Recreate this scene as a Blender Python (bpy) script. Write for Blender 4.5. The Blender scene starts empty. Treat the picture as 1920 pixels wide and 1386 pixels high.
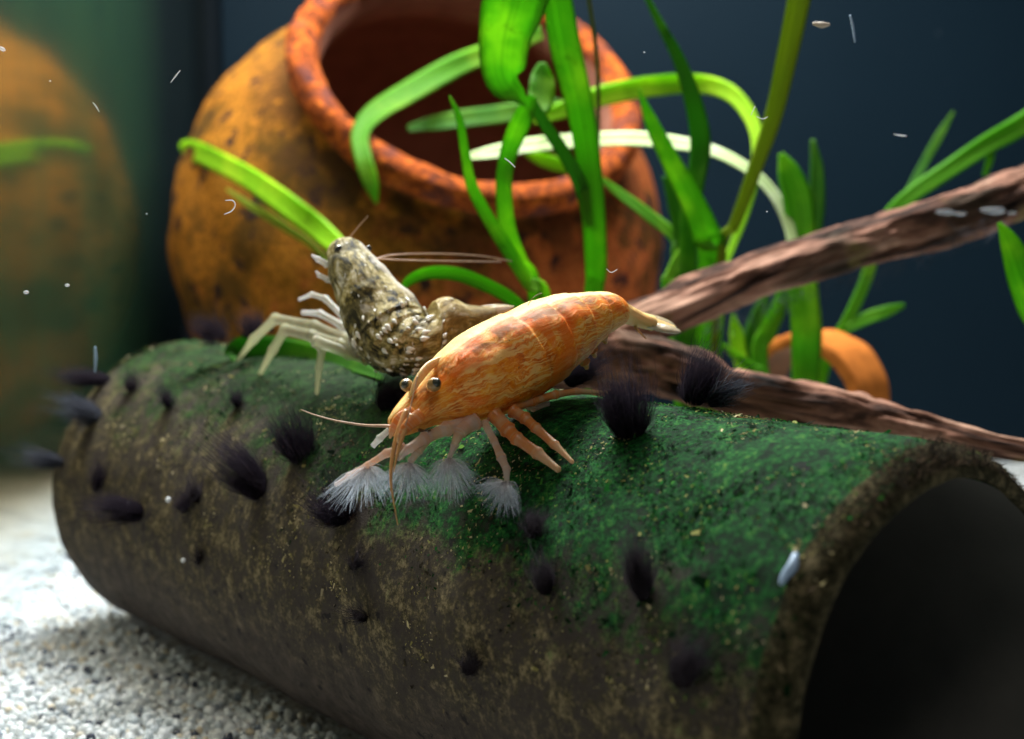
import bpy, math, random
import numpy as np
from mathutils import Vector, Matrix, noise as mnoise

# ------------------------------------------------------------------ camera, world, light
# one Blender unit = one centimetre; a small aquarium seen through its front pane
SC = bpy.context.scene
COL = SC.collection
FPX, PITCH, HEAD = 2500.0, math.radians(6.182), math.radians(40.541)
CAM_H = 7.163
cam = bpy.data.cameras.new('camera')
cam.sensor_width = 36
cam.lens = FPX / 1920 * 36
cam.clip_start, cam.clip_end = 0.1, 400
cam.dof.use_dof = True
cam.dof.focus_distance = 15.5
cam.dof.aperture_fstop = cam.lens * 1e-3 / 0.215
co = bpy.data.objects.new('camera', cam)
COL.objects.link(co)
co.location = (0, 0, CAM_H)
co.rotation_euler = (math.pi / 2 - PITCH, 0, 0)
SC.camera = co

w = bpy.data.worlds.new('World')
SC.world = w
w.use_nodes = True
w.node_tree.nodes['Background'].inputs[0].default_value = (0.50, 0.62, 0.72, 1)
w.node_tree.nodes['Background'].inputs[1].default_value = 0.095

def area(name, loc, aim, sx, sy, power, colour):
    l = bpy.data.lights.new(name, 'AREA')
    l.shape = 'RECTANGLE'
    l.size, l.size_y, l.energy, l.color = sx, sy, power, colour
    o = bpy.data.objects.new(name, l)
    COL.objects.link(o)
    o.location = loc
    o.rotation_euler = (Vector(aim) - Vector(loc)).to_track_quat('-Z', 'Y').to_euler()
    return o
area('tank_light_bar', (-4.5, 27.5, 25), (-3.5, 23.5, 0), 26, 4, 27500, (0.97, 1.0, 0.98))
area('front_fill', (3, 2.0, 24), (0, 17, 4), 6, 6, 900, (1.0, 0.93, 0.84))  # soft fill added to brighten the camera side, not a lamp of the room

SC.view_settings.view_transform = 'Standard'
SC.view_settings.look = 'None'
SC.view_settings.exposure = 0.0
SC.cycles.use_denoising = True
SC.cycles.transparent_max_bounces = 24

rng = np.random.default_rng(7)
random.seed(7)
V = lambda *a: np.array(a, float)

# ------------------------------------------------------------------ geometry helpers
def ray(px, py):
    x, y = (px - 960) / FPX, -(py - 693) / FPX
    c, s = math.cos(PITCH), math.sin(PITCH)
    return V(x, c + y * s, -s + y * c)
def P(px, py, d):
    """the point at depth d (cm) that the photograph shows at that pixel"""
    return V(0, 0, CAM_H) + ray(px, py) * d
PIPE_R, PIPE_RI = 2.6, 2.3
PC = V(0, 17.339, 2.45)
PD = V(-math.sin(HEAD), math.cos(HEAD), 0)
T_FAR, T_NEAR = 9.38, -6.42
def on_pipe(px, py, r=PIPE_R):
    v, q = ray(px, py), V(0, 0, CAM_H) - PC
    vp, qp = v - PD * (v @ PD), q - PD * (q @ PD)
    a, b, c = vp @ vp, 2 * vp @ qp, qp @ qp - r * r
    k = b * b - 4 * a * c
    d = (-b - math.sqrt(max(k, 0))) / 2 / a
    p = P(px, py, d)
    n = p - PC
    n = n - PD * (n @ PD)
    return p, n / np.linalg.norm(n)

def smooth(x, a, b):
    t = np.clip((x - a) / (b - a), 0, 1)
    return t * t * (3 - 2 * t)
def ground_z(x, y):
    return 0.95 * smooth(y, 21.0, 32.0) * (1 - smooth(x, 0, 8)) + 0.05 * np.sin(x * 1.3 + 0.5 * y) * np.cos(y * 0.9)

def spline(pts, n):
    """Catmull-Rom through rows of any width"""
    p = np.array(pts, float)
    if len(p) == 2:
        t = np.linspace(0, 1, n)[:, None]
        return p[0] * (1 - t) + p[1] * t
    q = np.vstack([2 * p[0] - p[1], p, 2 * p[-1] - p[-2]])
    out = []
    m = len(p) - 1
    for u in np.linspace(0, m - 1e-9, n):
        i = int(u)
        t = u - i
        a, b, c, d = q[i], q[i + 1], q[i + 2], q[i + 3]
        out.append(0.5 * (2 * b + (c - a) * t + (2 * a - 5 * b + 4 * c - d) * t * t + (3 * b - a - 3 * c + d) * t ** 3))
    return np.array(out)

def unit(v):
    return v / (np.linalg.norm(v, axis=-1, keepdims=True) + 1e-12)

class MB:
    def __init__(s):
        s.v, s.f, s.uv = [], [], []
        s.n = 0
    def add(s, verts, faces, uvs=None):
        verts = np.asarray(verts, float)
        s.v.append(verts)
        for i, f in enumerate(faces):
            s.f.append([a + s.n for a in f])
            s.uv.append(uvs[i] if uvs is not None else [(0, 0)] * len(f))
        s.n += len(verts)
    def rings(s, R, closed_ends=True, close=True):
        """R: (rings, sides, 3); dorsal seam handled by uv"""
        m, k, _ = R.shape
        faces, uvs = [], []
        kk = k if close else k - 1
        for i in range(m - 1):
            for j in range(kk):
                j2 = (j + 1) % k
                faces.append([i * k + j, i * k + j2, (i + 1) * k + j2, (i + 1) * k + j])
                a, b, c, d = j / k, (j + 1) / k, i / (m - 1), (i + 1) / (m - 1)
                uvs.append([(a, c), (b, c), (b, d), (a, d)])
        verts = R.reshape(-1, 3)
        if closed_ends and close:
            verts = np.vstack([verts, R[0].mean(0), R[-1].mean(0)])
            n0 = m * k
            for j in range(k):
                j2 = (j + 1) % k
                faces.append([n0, j2, j]); uvs.append([(j / k, 0)] * 3)
                faces.append([n0 + 1, (m - 1) * k + j, (m - 1) * k + j2]); uvs.append([(j / k, 1)] * 3)
        s.add(verts, faces, uvs)
    def tube(s, pts, rad, sides=8, n=None, flat=1.0, face=None, wob=0.0, seed=0):
        """swept tube; flat<1 squashes it along `face` (a vector) into a blade"""
        p = np.array(pts, float)
        r = np.array(rad, float) if np.ndim(rad) else np.full(len(p), float(rad))
        if n:
            q = spline(np.column_stack([p, r]), n)
            p, r = q[:, :3], np.maximum(q[:, 3], 1e-4)
        t = unit(np.gradient(p, axis=0))
        ref = np.array(face if face is not None else (0.13, -0.4, 1.0), float)
        if ref.ndim == 1:
            ref = np.repeat(ref[None], len(p), 0)
        nn = unit(ref - (ref * t).sum(1, keepdims=True) * t)
        bb = np.cross(t, nn)
        ang = np.linspace(0, 2 * math.pi, sides, endpoint=False)
        R = p[:, None] + r[:, None, None] * (np.cos(ang)[None, :, None] * bb[:, None] + flat * np.sin(ang)[None, :, None] * nn[:, None])
        if wob:
            for i in range(R.shape[0]):
                for j in range(sides):
                    q = R[i, j]
                    dv = q - p[i]
                    k = mnoise.fractal(Vector((q * 1.1 + seed).tolist()), 1.0, 2.0, 4)
                    R[i, j] = p[i] + dv * (1 + wob * k)
        s.rings(R)
    def ball(s, c, r, seg=16, ax=(1, 1, 1)):
        th = np.linspace(0.02, math.pi - 0.02, seg // 2 + 1)
        ph = np.linspace(0, 2 * math.pi, seg, endpoint=False)
        R = np.stack([np.outer(np.sin(th), np.cos(ph)), np.outer(np.sin(th), np.sin(ph)), np.outer(np.cos(th), np.ones(seg))], -1)
        s.rings(V(*c) + R[::-1] * r * V(*ax))
    def build(s, name, mat, parent=None, base=(0, 0, 0), flat_shade=False, kind=None):
        me = bpy.data.meshes.new(name)
        base = np.array(base, float)
        v = np.vstack(s.v) - base
        me.from_pydata(v.tolist(), [], s.f)
        uv = me.uv_layers.new(name='UVMap')
        uv.data.foreach_set('uv', np.array([c for f in s.uv for c in f], float).ravel())
        me.materials.append(mat)
        me.polygons.foreach_set('use_smooth', [not flat_shade] * len(me.polygons))
        me.update()
        o = bpy.data.objects.new(name, me)
        COL.objects.link(o)
        if parent is not None:
            o.parent = parent
        else:
            o.location = base
        if kind:
            o['kind'] = kind
        return o

def raw_mesh(name, v, f, mat, parent=None, smooth_=False, kind=None):
    me = bpy.data.meshes.new(name)
    me.vertices.add(len(v)); me.vertices.foreach_set('co', v.ravel())
    k = f.shape[1]
    me.loops.add(f.size); me.loops.foreach_set('vertex_index', f.ravel().astype(np.int32))
    me.polygons.add(len(f)); me.polygons.foreach_set('loop_start', np.arange(0, f.size, k, dtype=np.int32))
    if smooth_:
        me.polygons.foreach_set('use_smooth', np.ones(len(f), bool))
    me.update(calc_edges=True); me.validate()
    me.materials.append(mat)
    o = bpy.data.objects.new(name, me)
    COL.objects.link(o)
    if parent is not None: o.parent = parent
    if kind: o['kind'] = kind
    return o

def tag(o, label, cat, group=None):
    o['label'], o['category'] = label, cat
    if group: o['group'] = group
    return o
def thing(name, label, cat, loc, group=None, rot=0.0):
    o = bpy.data.objects.new(name, None)
    o.empty_display_size = 0.3
    COL.objects.link(o)
    o.location = tuple(loc); o.rotation_euler = (0, 0, rot)
    return tag(o, label, cat, group)

# ------------------------------------------------------------------ material helpers
class NT:
    def __init__(s, name):
        s.m = bpy.data.materials.new(name)
        s.m.use_nodes = True
        s.t = s.m.node_tree
        s.n = s.t.nodes
        s.p = s.n['Principled BSDF']
        s.out = s.n['Material Output']
        s.tc = s.n.new('ShaderNodeTexCoord')
        s.obj, s.uv = s.tc.outputs['Object'], s.tc.outputs['UV']
        s.geo = s.n.new('ShaderNodeNewGeometry')
    def link(s, a, b): s.t.links.new(a, b)
    def put(s, sock, v):
        if isinstance(v, bpy.types.NodeSocket): s.link(v, sock)
        elif isinstance(v, (tuple, list)) and len(v) == 3 and sock.type == 'RGBA': sock.default_value = (*v, 1)
        else: sock.default_value = v
    def noise(s, scale, detail=4, vec=None, rough=0.55, dist=0.0):
        n = s.n.new('ShaderNodeTexNoise')
        s.put(n.inputs['Vector'], vec if vec is not None else s.obj)
        n.inputs['Scale'].default_value = scale; n.inputs['Detail'].default_value = detail
        n.inputs['Roughness'].default_value = rough; n.inputs['Distortion'].default_value = dist
        return n.outputs['Fac']
    def voro(s, scale, vec=None, out='Distance', feature='F1'):
        n = s.n.new('ShaderNodeTexVoronoi')
        n.feature = feature
        s.put(n.inputs['Vector'], vec if vec is not None else s.obj)
        n.inputs['Scale'].default_value = scale
        return n.outputs[out]
    def stretch(s, vec, sc, rot=(0, 0, 0), loc=(0, 0, 0)):
        n = s.n.new('ShaderNodeMapping')
        s.put(n.inputs['Vector'], vec)
        n.inputs['Scale'].default_value = sc; n.inputs['Rotation'].default_value = rot; n.inputs['Location'].default_value = loc
        return n.outputs[0]
    def sep(s, vec):
        n = s.n.new('ShaderNodeSeparateXYZ'); s.put(n.inputs[0], vec); return n.outputs
    def math(s, op, a, b=0.0, c=0.0, clamp=False):
        n = s.n.new('ShaderNodeMath'); n.operation = op; n.use_clamp = clamp
        for i, v in enumerate((a, b, c)): s.put(n.inputs[i], v)
        return n.outputs[0]
    def step(s, x, a, b):
        n = s.n.new('ShaderNodeMapRange'); n.interpolation_type = 'SMOOTHSTEP'
        s.put(n.inputs[0], x); n.inputs[1].default_value = a; n.inputs[2].default_value = b
        return n.outputs[0]
    def ramp(s, fac, stops):
        n = s.n.new('ShaderNodeValToRGB'); s.put(n.inputs[0], fac)
        e = n.color_ramp.elements
        while len(e) < len(stops): e.new(0.5)
        for i, (p, c) in enumerate(stops):
            e[i].position = p; e[i].color = (*c, 1)
        return n.outputs[0]
    def mix(s, fac, a, b):
        n = s.n.new('ShaderNodeMix'); n.data_type = 'RGBA'
        s.put(n.inputs[0], fac); s.put(n.inputs[6], a); s.put(n.inputs[7], b)
        return n.outputs[2]
    def bump(s, h, strength=0.5, dist=0.05):
        n = s.n.new('ShaderNodeBump'); s.put(n.inputs['Height'], h)
        n.inputs['Strength'].default_value = strength; n.inputs['Distance'].default_value = dist
        return n.outputs[0]
    def set(s, **k):
        names = dict(col='Base Color', rough='Roughness', normal='Normal', spec='Specular IOR Level', sss='Subsurface Weight',
                     alpha='Alpha', trans='Transmission Weight', coat='Coat Weight', ior='IOR')
        for a, v in k.items():
            s.put(s.p.inputs[names[a]], v)
        if 'sss' in k:
            s.p.inputs['Subsurface Radius'].default_value = (1, 0.5, 0.25)
            s.p.inputs['Subsurface Scale'].default_value = 0.12
        return s.m
    def translucent(s, col, fac):
        t = s.n.new('ShaderNodeBsdfTranslucent'); s.put(t.inputs[0], col)
        m = s.n.new('ShaderNodeMixShader'); s.put(m.inputs[0], fac)
        s.link(s.p.outputs[0], m.inputs[1]); s.link(t.outputs[0], m.inputs[2])
        s.link(m.outputs[0], s.out.inputs[0])
        s.last = m.outputs[0]
    def see(s, fac):
        """mix in transparency"""
        src = s.out.inputs[0].links[0].from_socket
        t = s.n.new('ShaderNodeBsdfTransparent')
        m = s.n.new('ShaderNodeMixShader'); s.put(m.inputs[0], fac)
        s.link(src, m.inputs[1]); s.link(t.outputs[0], m.inputs[2]); s.link(m.outputs[0], s.out.inputs[0])

def plain(name, col, rough=0.5, var=0.25, scale=6, **k):
    n = NT(name)
    c2 = tuple(x * (1 - var) for x in col)
    f = n.noise(scale, 5)
    return n.set(col=n.mix(f, c2, tuple(min(1, x * (1 + var)) for x in col)), rough=rough, normal=n.bump(f, 0.3, 0.02), **k)

# ------------------------------------------------------------------ materials
def m_sand():
    n = NT('white_sand')
    r = n.geo.outputs['Random Per Island']
    c = n.ramp(r, [(0.0, (0.70, 0.77, 0.80)), (0.45, (0.90, 0.93, 0.94)), (0.80, (0.66, 0.73, 0.78)), (0.90, (0.74, 0.64, 0.46)), (0.94, (0.36, 0.42, 0.50)), (0.98, (0.05, 0.06, 0.09))])
    c2 = c
    return n.set(col=c2, rough=0.22, spec=0.5)
def m_sandbed():
    n = NT('sand_bed')
    v = n.voro(11, out='Color')
    g = n.sep(v)[0]
    c = n.ramp(g, [(0.0, (0.42, 0.46, 0.48)), (0.5, (0.66, 0.70, 0.71)), (0.85, (0.40, 0.36, 0.28)), (0.97, (0.12, 0.12, 0.13))])  # darker than the grains: shade of the gaps between them put into the colour
    return n.set(col=c, rough=0.7, normal=n.bump(n.voro(11), 0.8, 0.06))
def m_terracotta():
    n = NT('terracotta_with_algae')
    big = n.noise(0.42, 5, dist=0.6)
    mid = n.noise(1.4, 6, rough=0.65)
    fine = n.noise(9, 5, rough=0.7)
    base = n.mix(n.step(fine, 0.35, 0.7), (0.30, 0.062, 0.016), (0.58, 0.165, 0.045))
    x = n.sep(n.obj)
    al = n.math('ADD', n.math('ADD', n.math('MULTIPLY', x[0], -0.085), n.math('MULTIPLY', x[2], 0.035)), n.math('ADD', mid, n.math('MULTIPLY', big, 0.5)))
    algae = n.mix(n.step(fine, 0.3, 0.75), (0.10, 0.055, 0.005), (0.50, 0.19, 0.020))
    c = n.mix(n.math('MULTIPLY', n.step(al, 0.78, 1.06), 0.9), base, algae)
    c = n.mix(n.math('MULTIPLY', n.step(n.noise(0.55, 6, n.stretch(n.obj, (1, 1, 1), loc=(7, 3, 1)), rough=0.65), 0.46, 0.60), 0.85), c, (0.060, 0.034, 0.008))
    c = n.mix(n.math('MULTIPLY', n.step(n.noise(2.1, 4, n.stretch(n.obj, (1, 1, 1), loc=(2, 9, 4))), 0.58, 0.66), 0.9), c, (0.014, 0.010, 0.016))
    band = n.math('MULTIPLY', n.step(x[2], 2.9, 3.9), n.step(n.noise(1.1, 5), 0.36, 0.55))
    c = n.mix(n.math('MULTIPLY', band, 0.8), c, (0.045, 0.020, 0.010))  # dark under the rim: algae stain plus the rim's shade painted into the clay
    rings = n.noise(1.0, 3, n.stretch(n.obj, (0.05, 0.05, 9)))
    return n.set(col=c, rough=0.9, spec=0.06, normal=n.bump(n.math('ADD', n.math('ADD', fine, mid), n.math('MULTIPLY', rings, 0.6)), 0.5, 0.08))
def m_rim():
    n = NT('terracotta_rim')
    fine = n.noise(5, 8, rough=0.78)
    mid = n.noise(1.7, 5)
    c = n.ramp(fine, [(0.39, (0.035, 0.011, 0.006)), (0.46, (0.15, 0.032, 0.008)), (0.55, (0.34, 0.070, 0.010)), (0.65, (0.55, 0.15, 0.022))])
    c = n.mix(n.math('MULTIPLY', n.step(mid, 0.52, 0.66), 0.85), c, (0.075, 0.026, 0.024))
    return n.set(col=c, rough=0.85, spec=0.06, normal=n.bump(fine, 0.6, 0.08))
def m_inner():
    n = NT('pot_inside')
    f = n.noise(1.5, 5)
    c = n.mix(f, (0.13, 0.052, 0.036), (0.27, 0.115, 0.075))
    return n.set(col=c, rough=0.9, spec=0.05)
def m_pipe():
    n = NT('algae_covered_pipe')
    x = n.sep(n.obj)
    th = n.math('ADD', 0.50, n.math('MULTIPLY', x[1], 0.030))
    h = n.math('DIVIDE', x[2], PIPE_R)
    big = n.noise(0.8, 5, rough=0.6)
    mid = n.noise(3.6, 8, rough=0.78)
    fine = n.noise(13, 8, rough=0.8)
    q = n.math('ADD', n.math('SUBTRACT', h, th), n.math('ADD', n.math('MULTIPLY', n.math('SUBTRACT', big, 0.5), 1.1), n.math('MULTIPLY', n.math('SUBTRACT', mid, 0.5), 1.1)))
    bare = n.ramp(mid, [(0.3, (0.036, 0.029, 0.026)), (0.5, (0.072, 0.058, 0.050)), (0.72, (0.130, 0.105, 0.088))])
    crust = n.ramp(n.math('ADD', n.math('MULTIPLY', fine, 0.5), n.math('MULTIPLY', mid, 0.5)), [(0.40, (0.010, 0.010, 0.005)), (0.5, (0.055, 0.047, 0.023)), (0.58, (0.24, 0.19, 0.105)), (0.68, (0.36, 0.29, 0.18))])
    sm = n.step(n.math('ADD', h, n.math('MULTIPLY', n.math('SUBTRACT', big, 0.5), 0.9)), -0.60, 0.05)
    c = n.mix(n.math('MULTIPLY', sm, n.step(mid, 0.40, 0.58)), bare, crust)
    green = n.ramp(n.math('ADD', n.math('MULTIPLY', fine, 0.55), n.math('MULTIPLY', mid, 0.45)), [(0.41, (0.0012, 0.006, 0.003)), (0.49, (0.002, 0.034, 0.007)), (0.55, (0.006, 0.12, 0.018)), (0.63, (0.12, 0.22, 0.035))])
    green = n.mix(n.math('MULTIPLY', n.step(x[1], -2.5, 3.5), 0.72), green, n.ramp(mid, [(0.35, (0.004, 0.010, 0.004)), (0.6, (0.024, 0.036, 0.012))]))
    c = n.mix(n.step(q, -0.12, 0.20), c, green)
    spots = n.step(n.noise(5.5, 3, n.stretch(n.obj, (1, 1, 1), loc=(4, 4, 4))), 0.63, 0.70)
    c = n.mix(n.math('MULTIPLY', spots, 0.85), c, (0.014, 0.013, 0.016))
    hgt = n.math('ADD', fine, n.math('MULTIPLY', mid, 0.8))
    return n.set(col=c, rough=0.8, spec=0.12, normal=n.bump(hgt, 0.7, 0.06))
def m_pipe_in():
    n = NT('pipe_inside')
    c = n.mix(n.noise(1.2, 5), (0.05, 0.05, 0.045), (0.11, 0.105, 0.09))
    return n.set(col=c, rough=0.6)
def m_pipe_rim():
    n = NT('pipe_cut_edge')
    f = n.math('ADD', n.math('MULTIPLY', n.noise(13, 8, rough=0.8), 0.5), n.math('MULTIPLY', n.noise(3.6, 8, rough=0.78), 0.5))
    c = n.ramp(f, [(0.40, (0.010, 0.010, 0.006)), (0.5, (0.050, 0.044, 0.022)), (0.61, (0.21, 0.165, 0.09))])
    return n.set(col=c, rough=0.9, spec=0.05, normal=n.bump(f, 0.8, 0.08))
def m_blades(name, stops, clear=0.0):
    n = NT(name)
    c = n.ramp(n.geo.outputs['Random Per Island'], stops)
    n.set(col=c, rough=0.8, spec=0.05)
    n.translucent(c, 0.35)
    if clear: n.see(clear)
    return n.m
def m_leaf(name, dark, light, vein, tr=0.45):
    n = NT(name)
    st = n.stretch(n.uv, (26, 1.5, 1))
    v = n.noise(1.0, 3, st)
    patch = n.noise(0.9, 4)
    c = n.mix(n.step(v, 0.18, 0.80), dark, light)
    c = n.mix(n.math('MULTIPLY', n.step(patch, 0.46, 0.70), 0.7), c, vein)
    mid = n.math('ABSOLUTE', n.math('SUBTRACT', n.math('PINGPONG', n.sep(n.uv)[0], 0.5), 0.25))
    c = n.mix(n.math('MULTIPLY', n.math('SUBTRACT', 1.0, n.step(mid, 0.0, 0.022)), 0.45), c, dark)
    old = n.step(n.noise(1.6, 5, n.stretch(n.obj, (1, 1, 1), loc=(6, 2, 3)), rough=0.7), 0.60, 0.72)
    c = n.mix(n.math('MULTIPLY', old, 0.55), c, tuple(0.42 * d for d in dark))
    n.set(col=c, rough=0.5, spec=0.15, normal=n.bump(v, 0.28, 0.03))
    n.translucent(c, tr)
    return n.m
def m_wood():
    n = NT('driftwood')
    st = n.stretch(n.uv, (5, 4.0, 1))
    g = n.noise(1.0, 7, st, rough=0.6, dist=0.6)
    st2 = n.stretch(n.uv, (30, 3, 1))
    g2 = n.noise(1.0, 4, st2)
    patch = n.noise(0.55, 5)
    c = n.ramp(g, [(0.38, (0.010, 0.007, 0.006)), (0.45, (0.085, 0.042, 0.030)), (0.52, (0.24, 0.115, 0.078)), (0.63, (0.48, 0.28, 0.20))])
    c = n.mix(n.math('MULTIPLY', n.step(patch, 0.54, 0.68), 0.7), c, (0.045, 0.032, 0.020))
    c = n.mix(n.math('MULTIPLY', n.step(n.noise(0.8, 4, n.stretch(n.obj, (1, 1, 1), loc=(3, 1, 6))), 0.60, 0.70), 0.7), c, (0.19, 0.15, 0.045))
    return n.set(col=c, rough=0.8, spec=0.10, normal=n.bump(n.math('ADD', g, n.math('MULTIPLY', g2, 0.4)), 0.4, 0.06))
def m_orange():
    n = NT('orange_shell')
    u = n.sep(n.uv)
    # dorsal seam at u = 0.25
    a = n.math('ABSOLUTE', n.math('SUBTRACT', u[0], 0.198))
    wob = n.noise(2.2, 3)
    ridge = n.math('SUBTRACT', 1.0, n.step(n.math('ADD', a, n.math('MULTIPLY', n.math('SUBTRACT', wob, 0.5), 0.03)), 0.046, 0.056))
    warp = n.noise(2.6, 3, dist=1.0)
    st = n.n.new('ShaderNodeCombineXYZ')
    n.link(n.math('ADD', n.math('MULTIPLY', u[0], 24), n.math('MULTIPLY', warp, 2.0)), st.inputs[0])
    n.link(n.math('MULTIPLY', u[1], 4.0), st.inputs[1])
    lines = n.noise(1.0, 3, st.outputs[0], rough=0.5, dist=1.1)
    lines2 = n.noise(2.3, 3, st.outputs[0], rough=0.5, dist=1.4)
    mot = n.noise(6, 6, rough=0.7)
    c = n.ramp(mot, [(0.34, (0.56, 0.10, 0.004)), (0.48, (0.80, 0.20, 0.006)), (0.62, (0.90, 0.34, 0.02))])
    pale = (0.92, 0.56, 0.18)
    c = n.mix(n.math('MULTIPLY', n.math('SUBTRACT', 1.0, n.step(n.math('ABSOLUTE', n.math('SUBTRACT', lines, 0.5)), 0.012, 0.05)), 0.75), c, pale)
    c = n.mix(n.math('MULTIPLY', n.math('SUBTRACT', 1.0, n.step(n.math('ABSOLUTE', n.math('SUBTRACT', lines2, 0.5)), 0.008, 0.04)), 0.5), c, pale)
    c = n.mix(n.math('MULTIPLY', n.step(n.noise(1.7, 5, n.stretch(n.obj, (1, 1, 1), loc=(5, 2, 8)), dist=0.8), 0.50, 0.60), 0.75), c, (0.86, 0.165, 0.010))
    # rear half more saturated, head paler
    c = n.mix(n.math('MULTIPLY', n.math('SUBTRACT', 1.0, n.step(u[1], 0.02, 0.26)), 0.42), c, (0.90, 0.46, 0.13))
    c = n.mix(n.math('MULTIPLY', n.step(u[1], 0.785, 0.81), 0.85), c, (0.90, 0.60, 0.24))
    edge = n.math('SUBTRACT', 1.0, n.step(n.math('ABSOLUTE', n.math('SUBTRACT', a, 0.10)), 0.0, 0.055))
    c = n.mix(n.math('MULTIPLY', edge, n.math('MULTIPLY', n.step(n.noise(5, 5), 0.40, 0.55), 0.85)), c, (0.22, 0.085, 0.012))
    c = n.mix(ridge, c, n.mix(mot, (0.82, 0.54, 0.16), (0.92, 0.72, 0.33)))
    dots = n.step(n.noise(19, 2), 0.70, 0.75)
    c = n.mix(n.math('MULTIPLY', dots, 0.6), c, (0.14, 0.06, 0.02))
    hh = n.math('ADD', n.math('MULTIPLY', lines, 0.8), n.math('MULTIPLY', mot, 0.5))
    return n.set(col=c, rough=0.5, spec=0.18, sss=0.3, normal=n.bump(hh, 0.45, 0.04))
def m_limb(name, a, b, tip, tr=0.3, clear=0.0):
    n = NT(name)
    u = n.sep(n.uv)
    f = n.noise(7, 5)
    c = n.mix(f, a, b)
    c = n.mix(n.math('MULTIPLY', n.step(n.noise(1.0, 2, n.stretch(n.uv, (0.3, 11, 1))), 0.48, 0.60), 0.6), c, tip)
    c = n.mix(n.step(u[1], 0.45, 1.0), c, tip)
    n.set(col=c, rough=0.35, sss=0.3, normal=n.bump(f, 0.4, 0.03))
    n.translucent(c, tr)
    if clear: n.see(clear * 0.75)
    return n.m
def m_mottled():
    n = NT('mottled_shell')
    u = n.sep(n.uv)
    st = n.stretch(n.obj, (1, 1, 0.6), rot=(0.3, 0.7, 0.2))
    a = n.noise(1.0, 6, n.stretch(n.uv, (17, 17, 1)), rough=0.74, dist=0.35)
    b = n.noise(2.2, 4, n.stretch(n.obj, (1, 1, 1), loc=(3, 8, 1)), dist=0.7)
    c = n.ramp(a, [(0.405, (0.010, 0.010, 0.006)), (0.45, (0.100, 0.080, 0.022)), (0.50, (0.30, 0.235, 0.075)), (0.56, (0.48, 0.40, 0.18)), (0.62, (0.82, 0.77, 0.63))])
    c = n.mix(n.math('MULTIPLY', n.step(b, 0.47, 0.58), 0.62), c, (0.045, 0.042, 0.022))
    rd = n.math('ABSOLUTE', n.math('SUBTRACT', u[0], 0.21))
    st2 = n.math('MULTIPLY', n.math('SUBTRACT', 1.0, n.step(n.math('ADD', rd, n.math('MULTIPLY', n.math('SUBTRACT', a, 0.5), 0.25)), 0.02, 0.08)), n.math('SUBTRACT', 1.0, n.step(u[1], 0.33, 0.42)))
    c = n.mix(n.math('MULTIPLY', st2, 0.85), c, (0.66, 0.60, 0.52))
    c = n.mix(n.math('MULTIPLY', n.step(u[1], 0.55, 0.72), 0.35), c, (0.42, 0.26, 0.06))
    fl = n.step(n.noise(14, 2, n.stretch(n.obj, (1, 1, 0.5), rot=(0.2, 0.6, 0))), 0.66, 0.72)
    c = n.mix(n.math('MULTIPLY', fl, 0.85), c, (0.80, 0.78, 0.70))
    return n.set(col=c, rough=0.5, spec=0.15, normal=n.bump(a, 0.6, 0.05))
def m_fan():
    n = NT('fan_bristles')
    u = n.sep(n.uv)
    c = n.mix(u[1], (0.90, 0.84, 0.82), (0.72, 0.84, 0.98))
    n.set(col=c, rough=0.5)
    n.translucent(c, 0.5)
    n.see(0.72)
    return n.m
def m_glass_wall():
    """side pane seen at a slant: a film of green algae over a pane that mirrors the tank"""
    n = NT('side_pane')
    g = n.n.new('ShaderNodeBsdfGlossy')
    g.inputs['Roughness'].default_value = 0.14
    x = n.sep(n.obj)
    film = n.noise(0.5, 5, n.stretch(n.obj, (1, 1, 0.5)))
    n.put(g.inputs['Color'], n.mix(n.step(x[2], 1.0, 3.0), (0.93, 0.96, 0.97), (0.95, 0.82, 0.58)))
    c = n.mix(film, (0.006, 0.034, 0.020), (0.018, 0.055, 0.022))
    c = n.mix(n.step(n.math('ADD', x[1], n.math('MULTIPLY', film, 1.5)), 31.5, 36.5), c, (0.001, 0.005, 0.008))  # blackens towards the back corner: the corner's darkness painted into the film colour
    n.set(col=c, rough=0.6, spec=0.1)
    m = n.n.new('ShaderNodeMixShader')
    n.put(m.inputs[0], n.math('SUBTRACT', 0.92, n.math('MULTIPLY', n.step(x[2], 1.6, 4.5), n.math('ADD', 0.26, n.math('MULTIPLY', film, 0.5)))))
    n.link(n.p.outputs[0], m.inputs[1]); n.link(g.outputs[0], m.inputs[2]); n.link(m.outputs[0], n.out.inputs[0])
    return n.m
def m_back():
    n = NT('back_panel')
    f = n.noise(0.22, 4)
    sp = n.step(n.noise(2.6, 3), 0.68, 0.80)
    c = n.mix(f, (0.0018, 0.0075, 0.0135), (0.0032, 0.0105, 0.0180))
    c = n.mix(n.math('MULTIPLY', sp, n.math('MULTIPLY', n.step(n.noise(0.3, 3), 0.45, 0.6), 0.6)), c, (0.055, 0.066, 0.085))  # pale smears paint murk and faint reflections into the panel colour
    return n.set(col=c, rough=0.6, spec=0.08)

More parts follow.
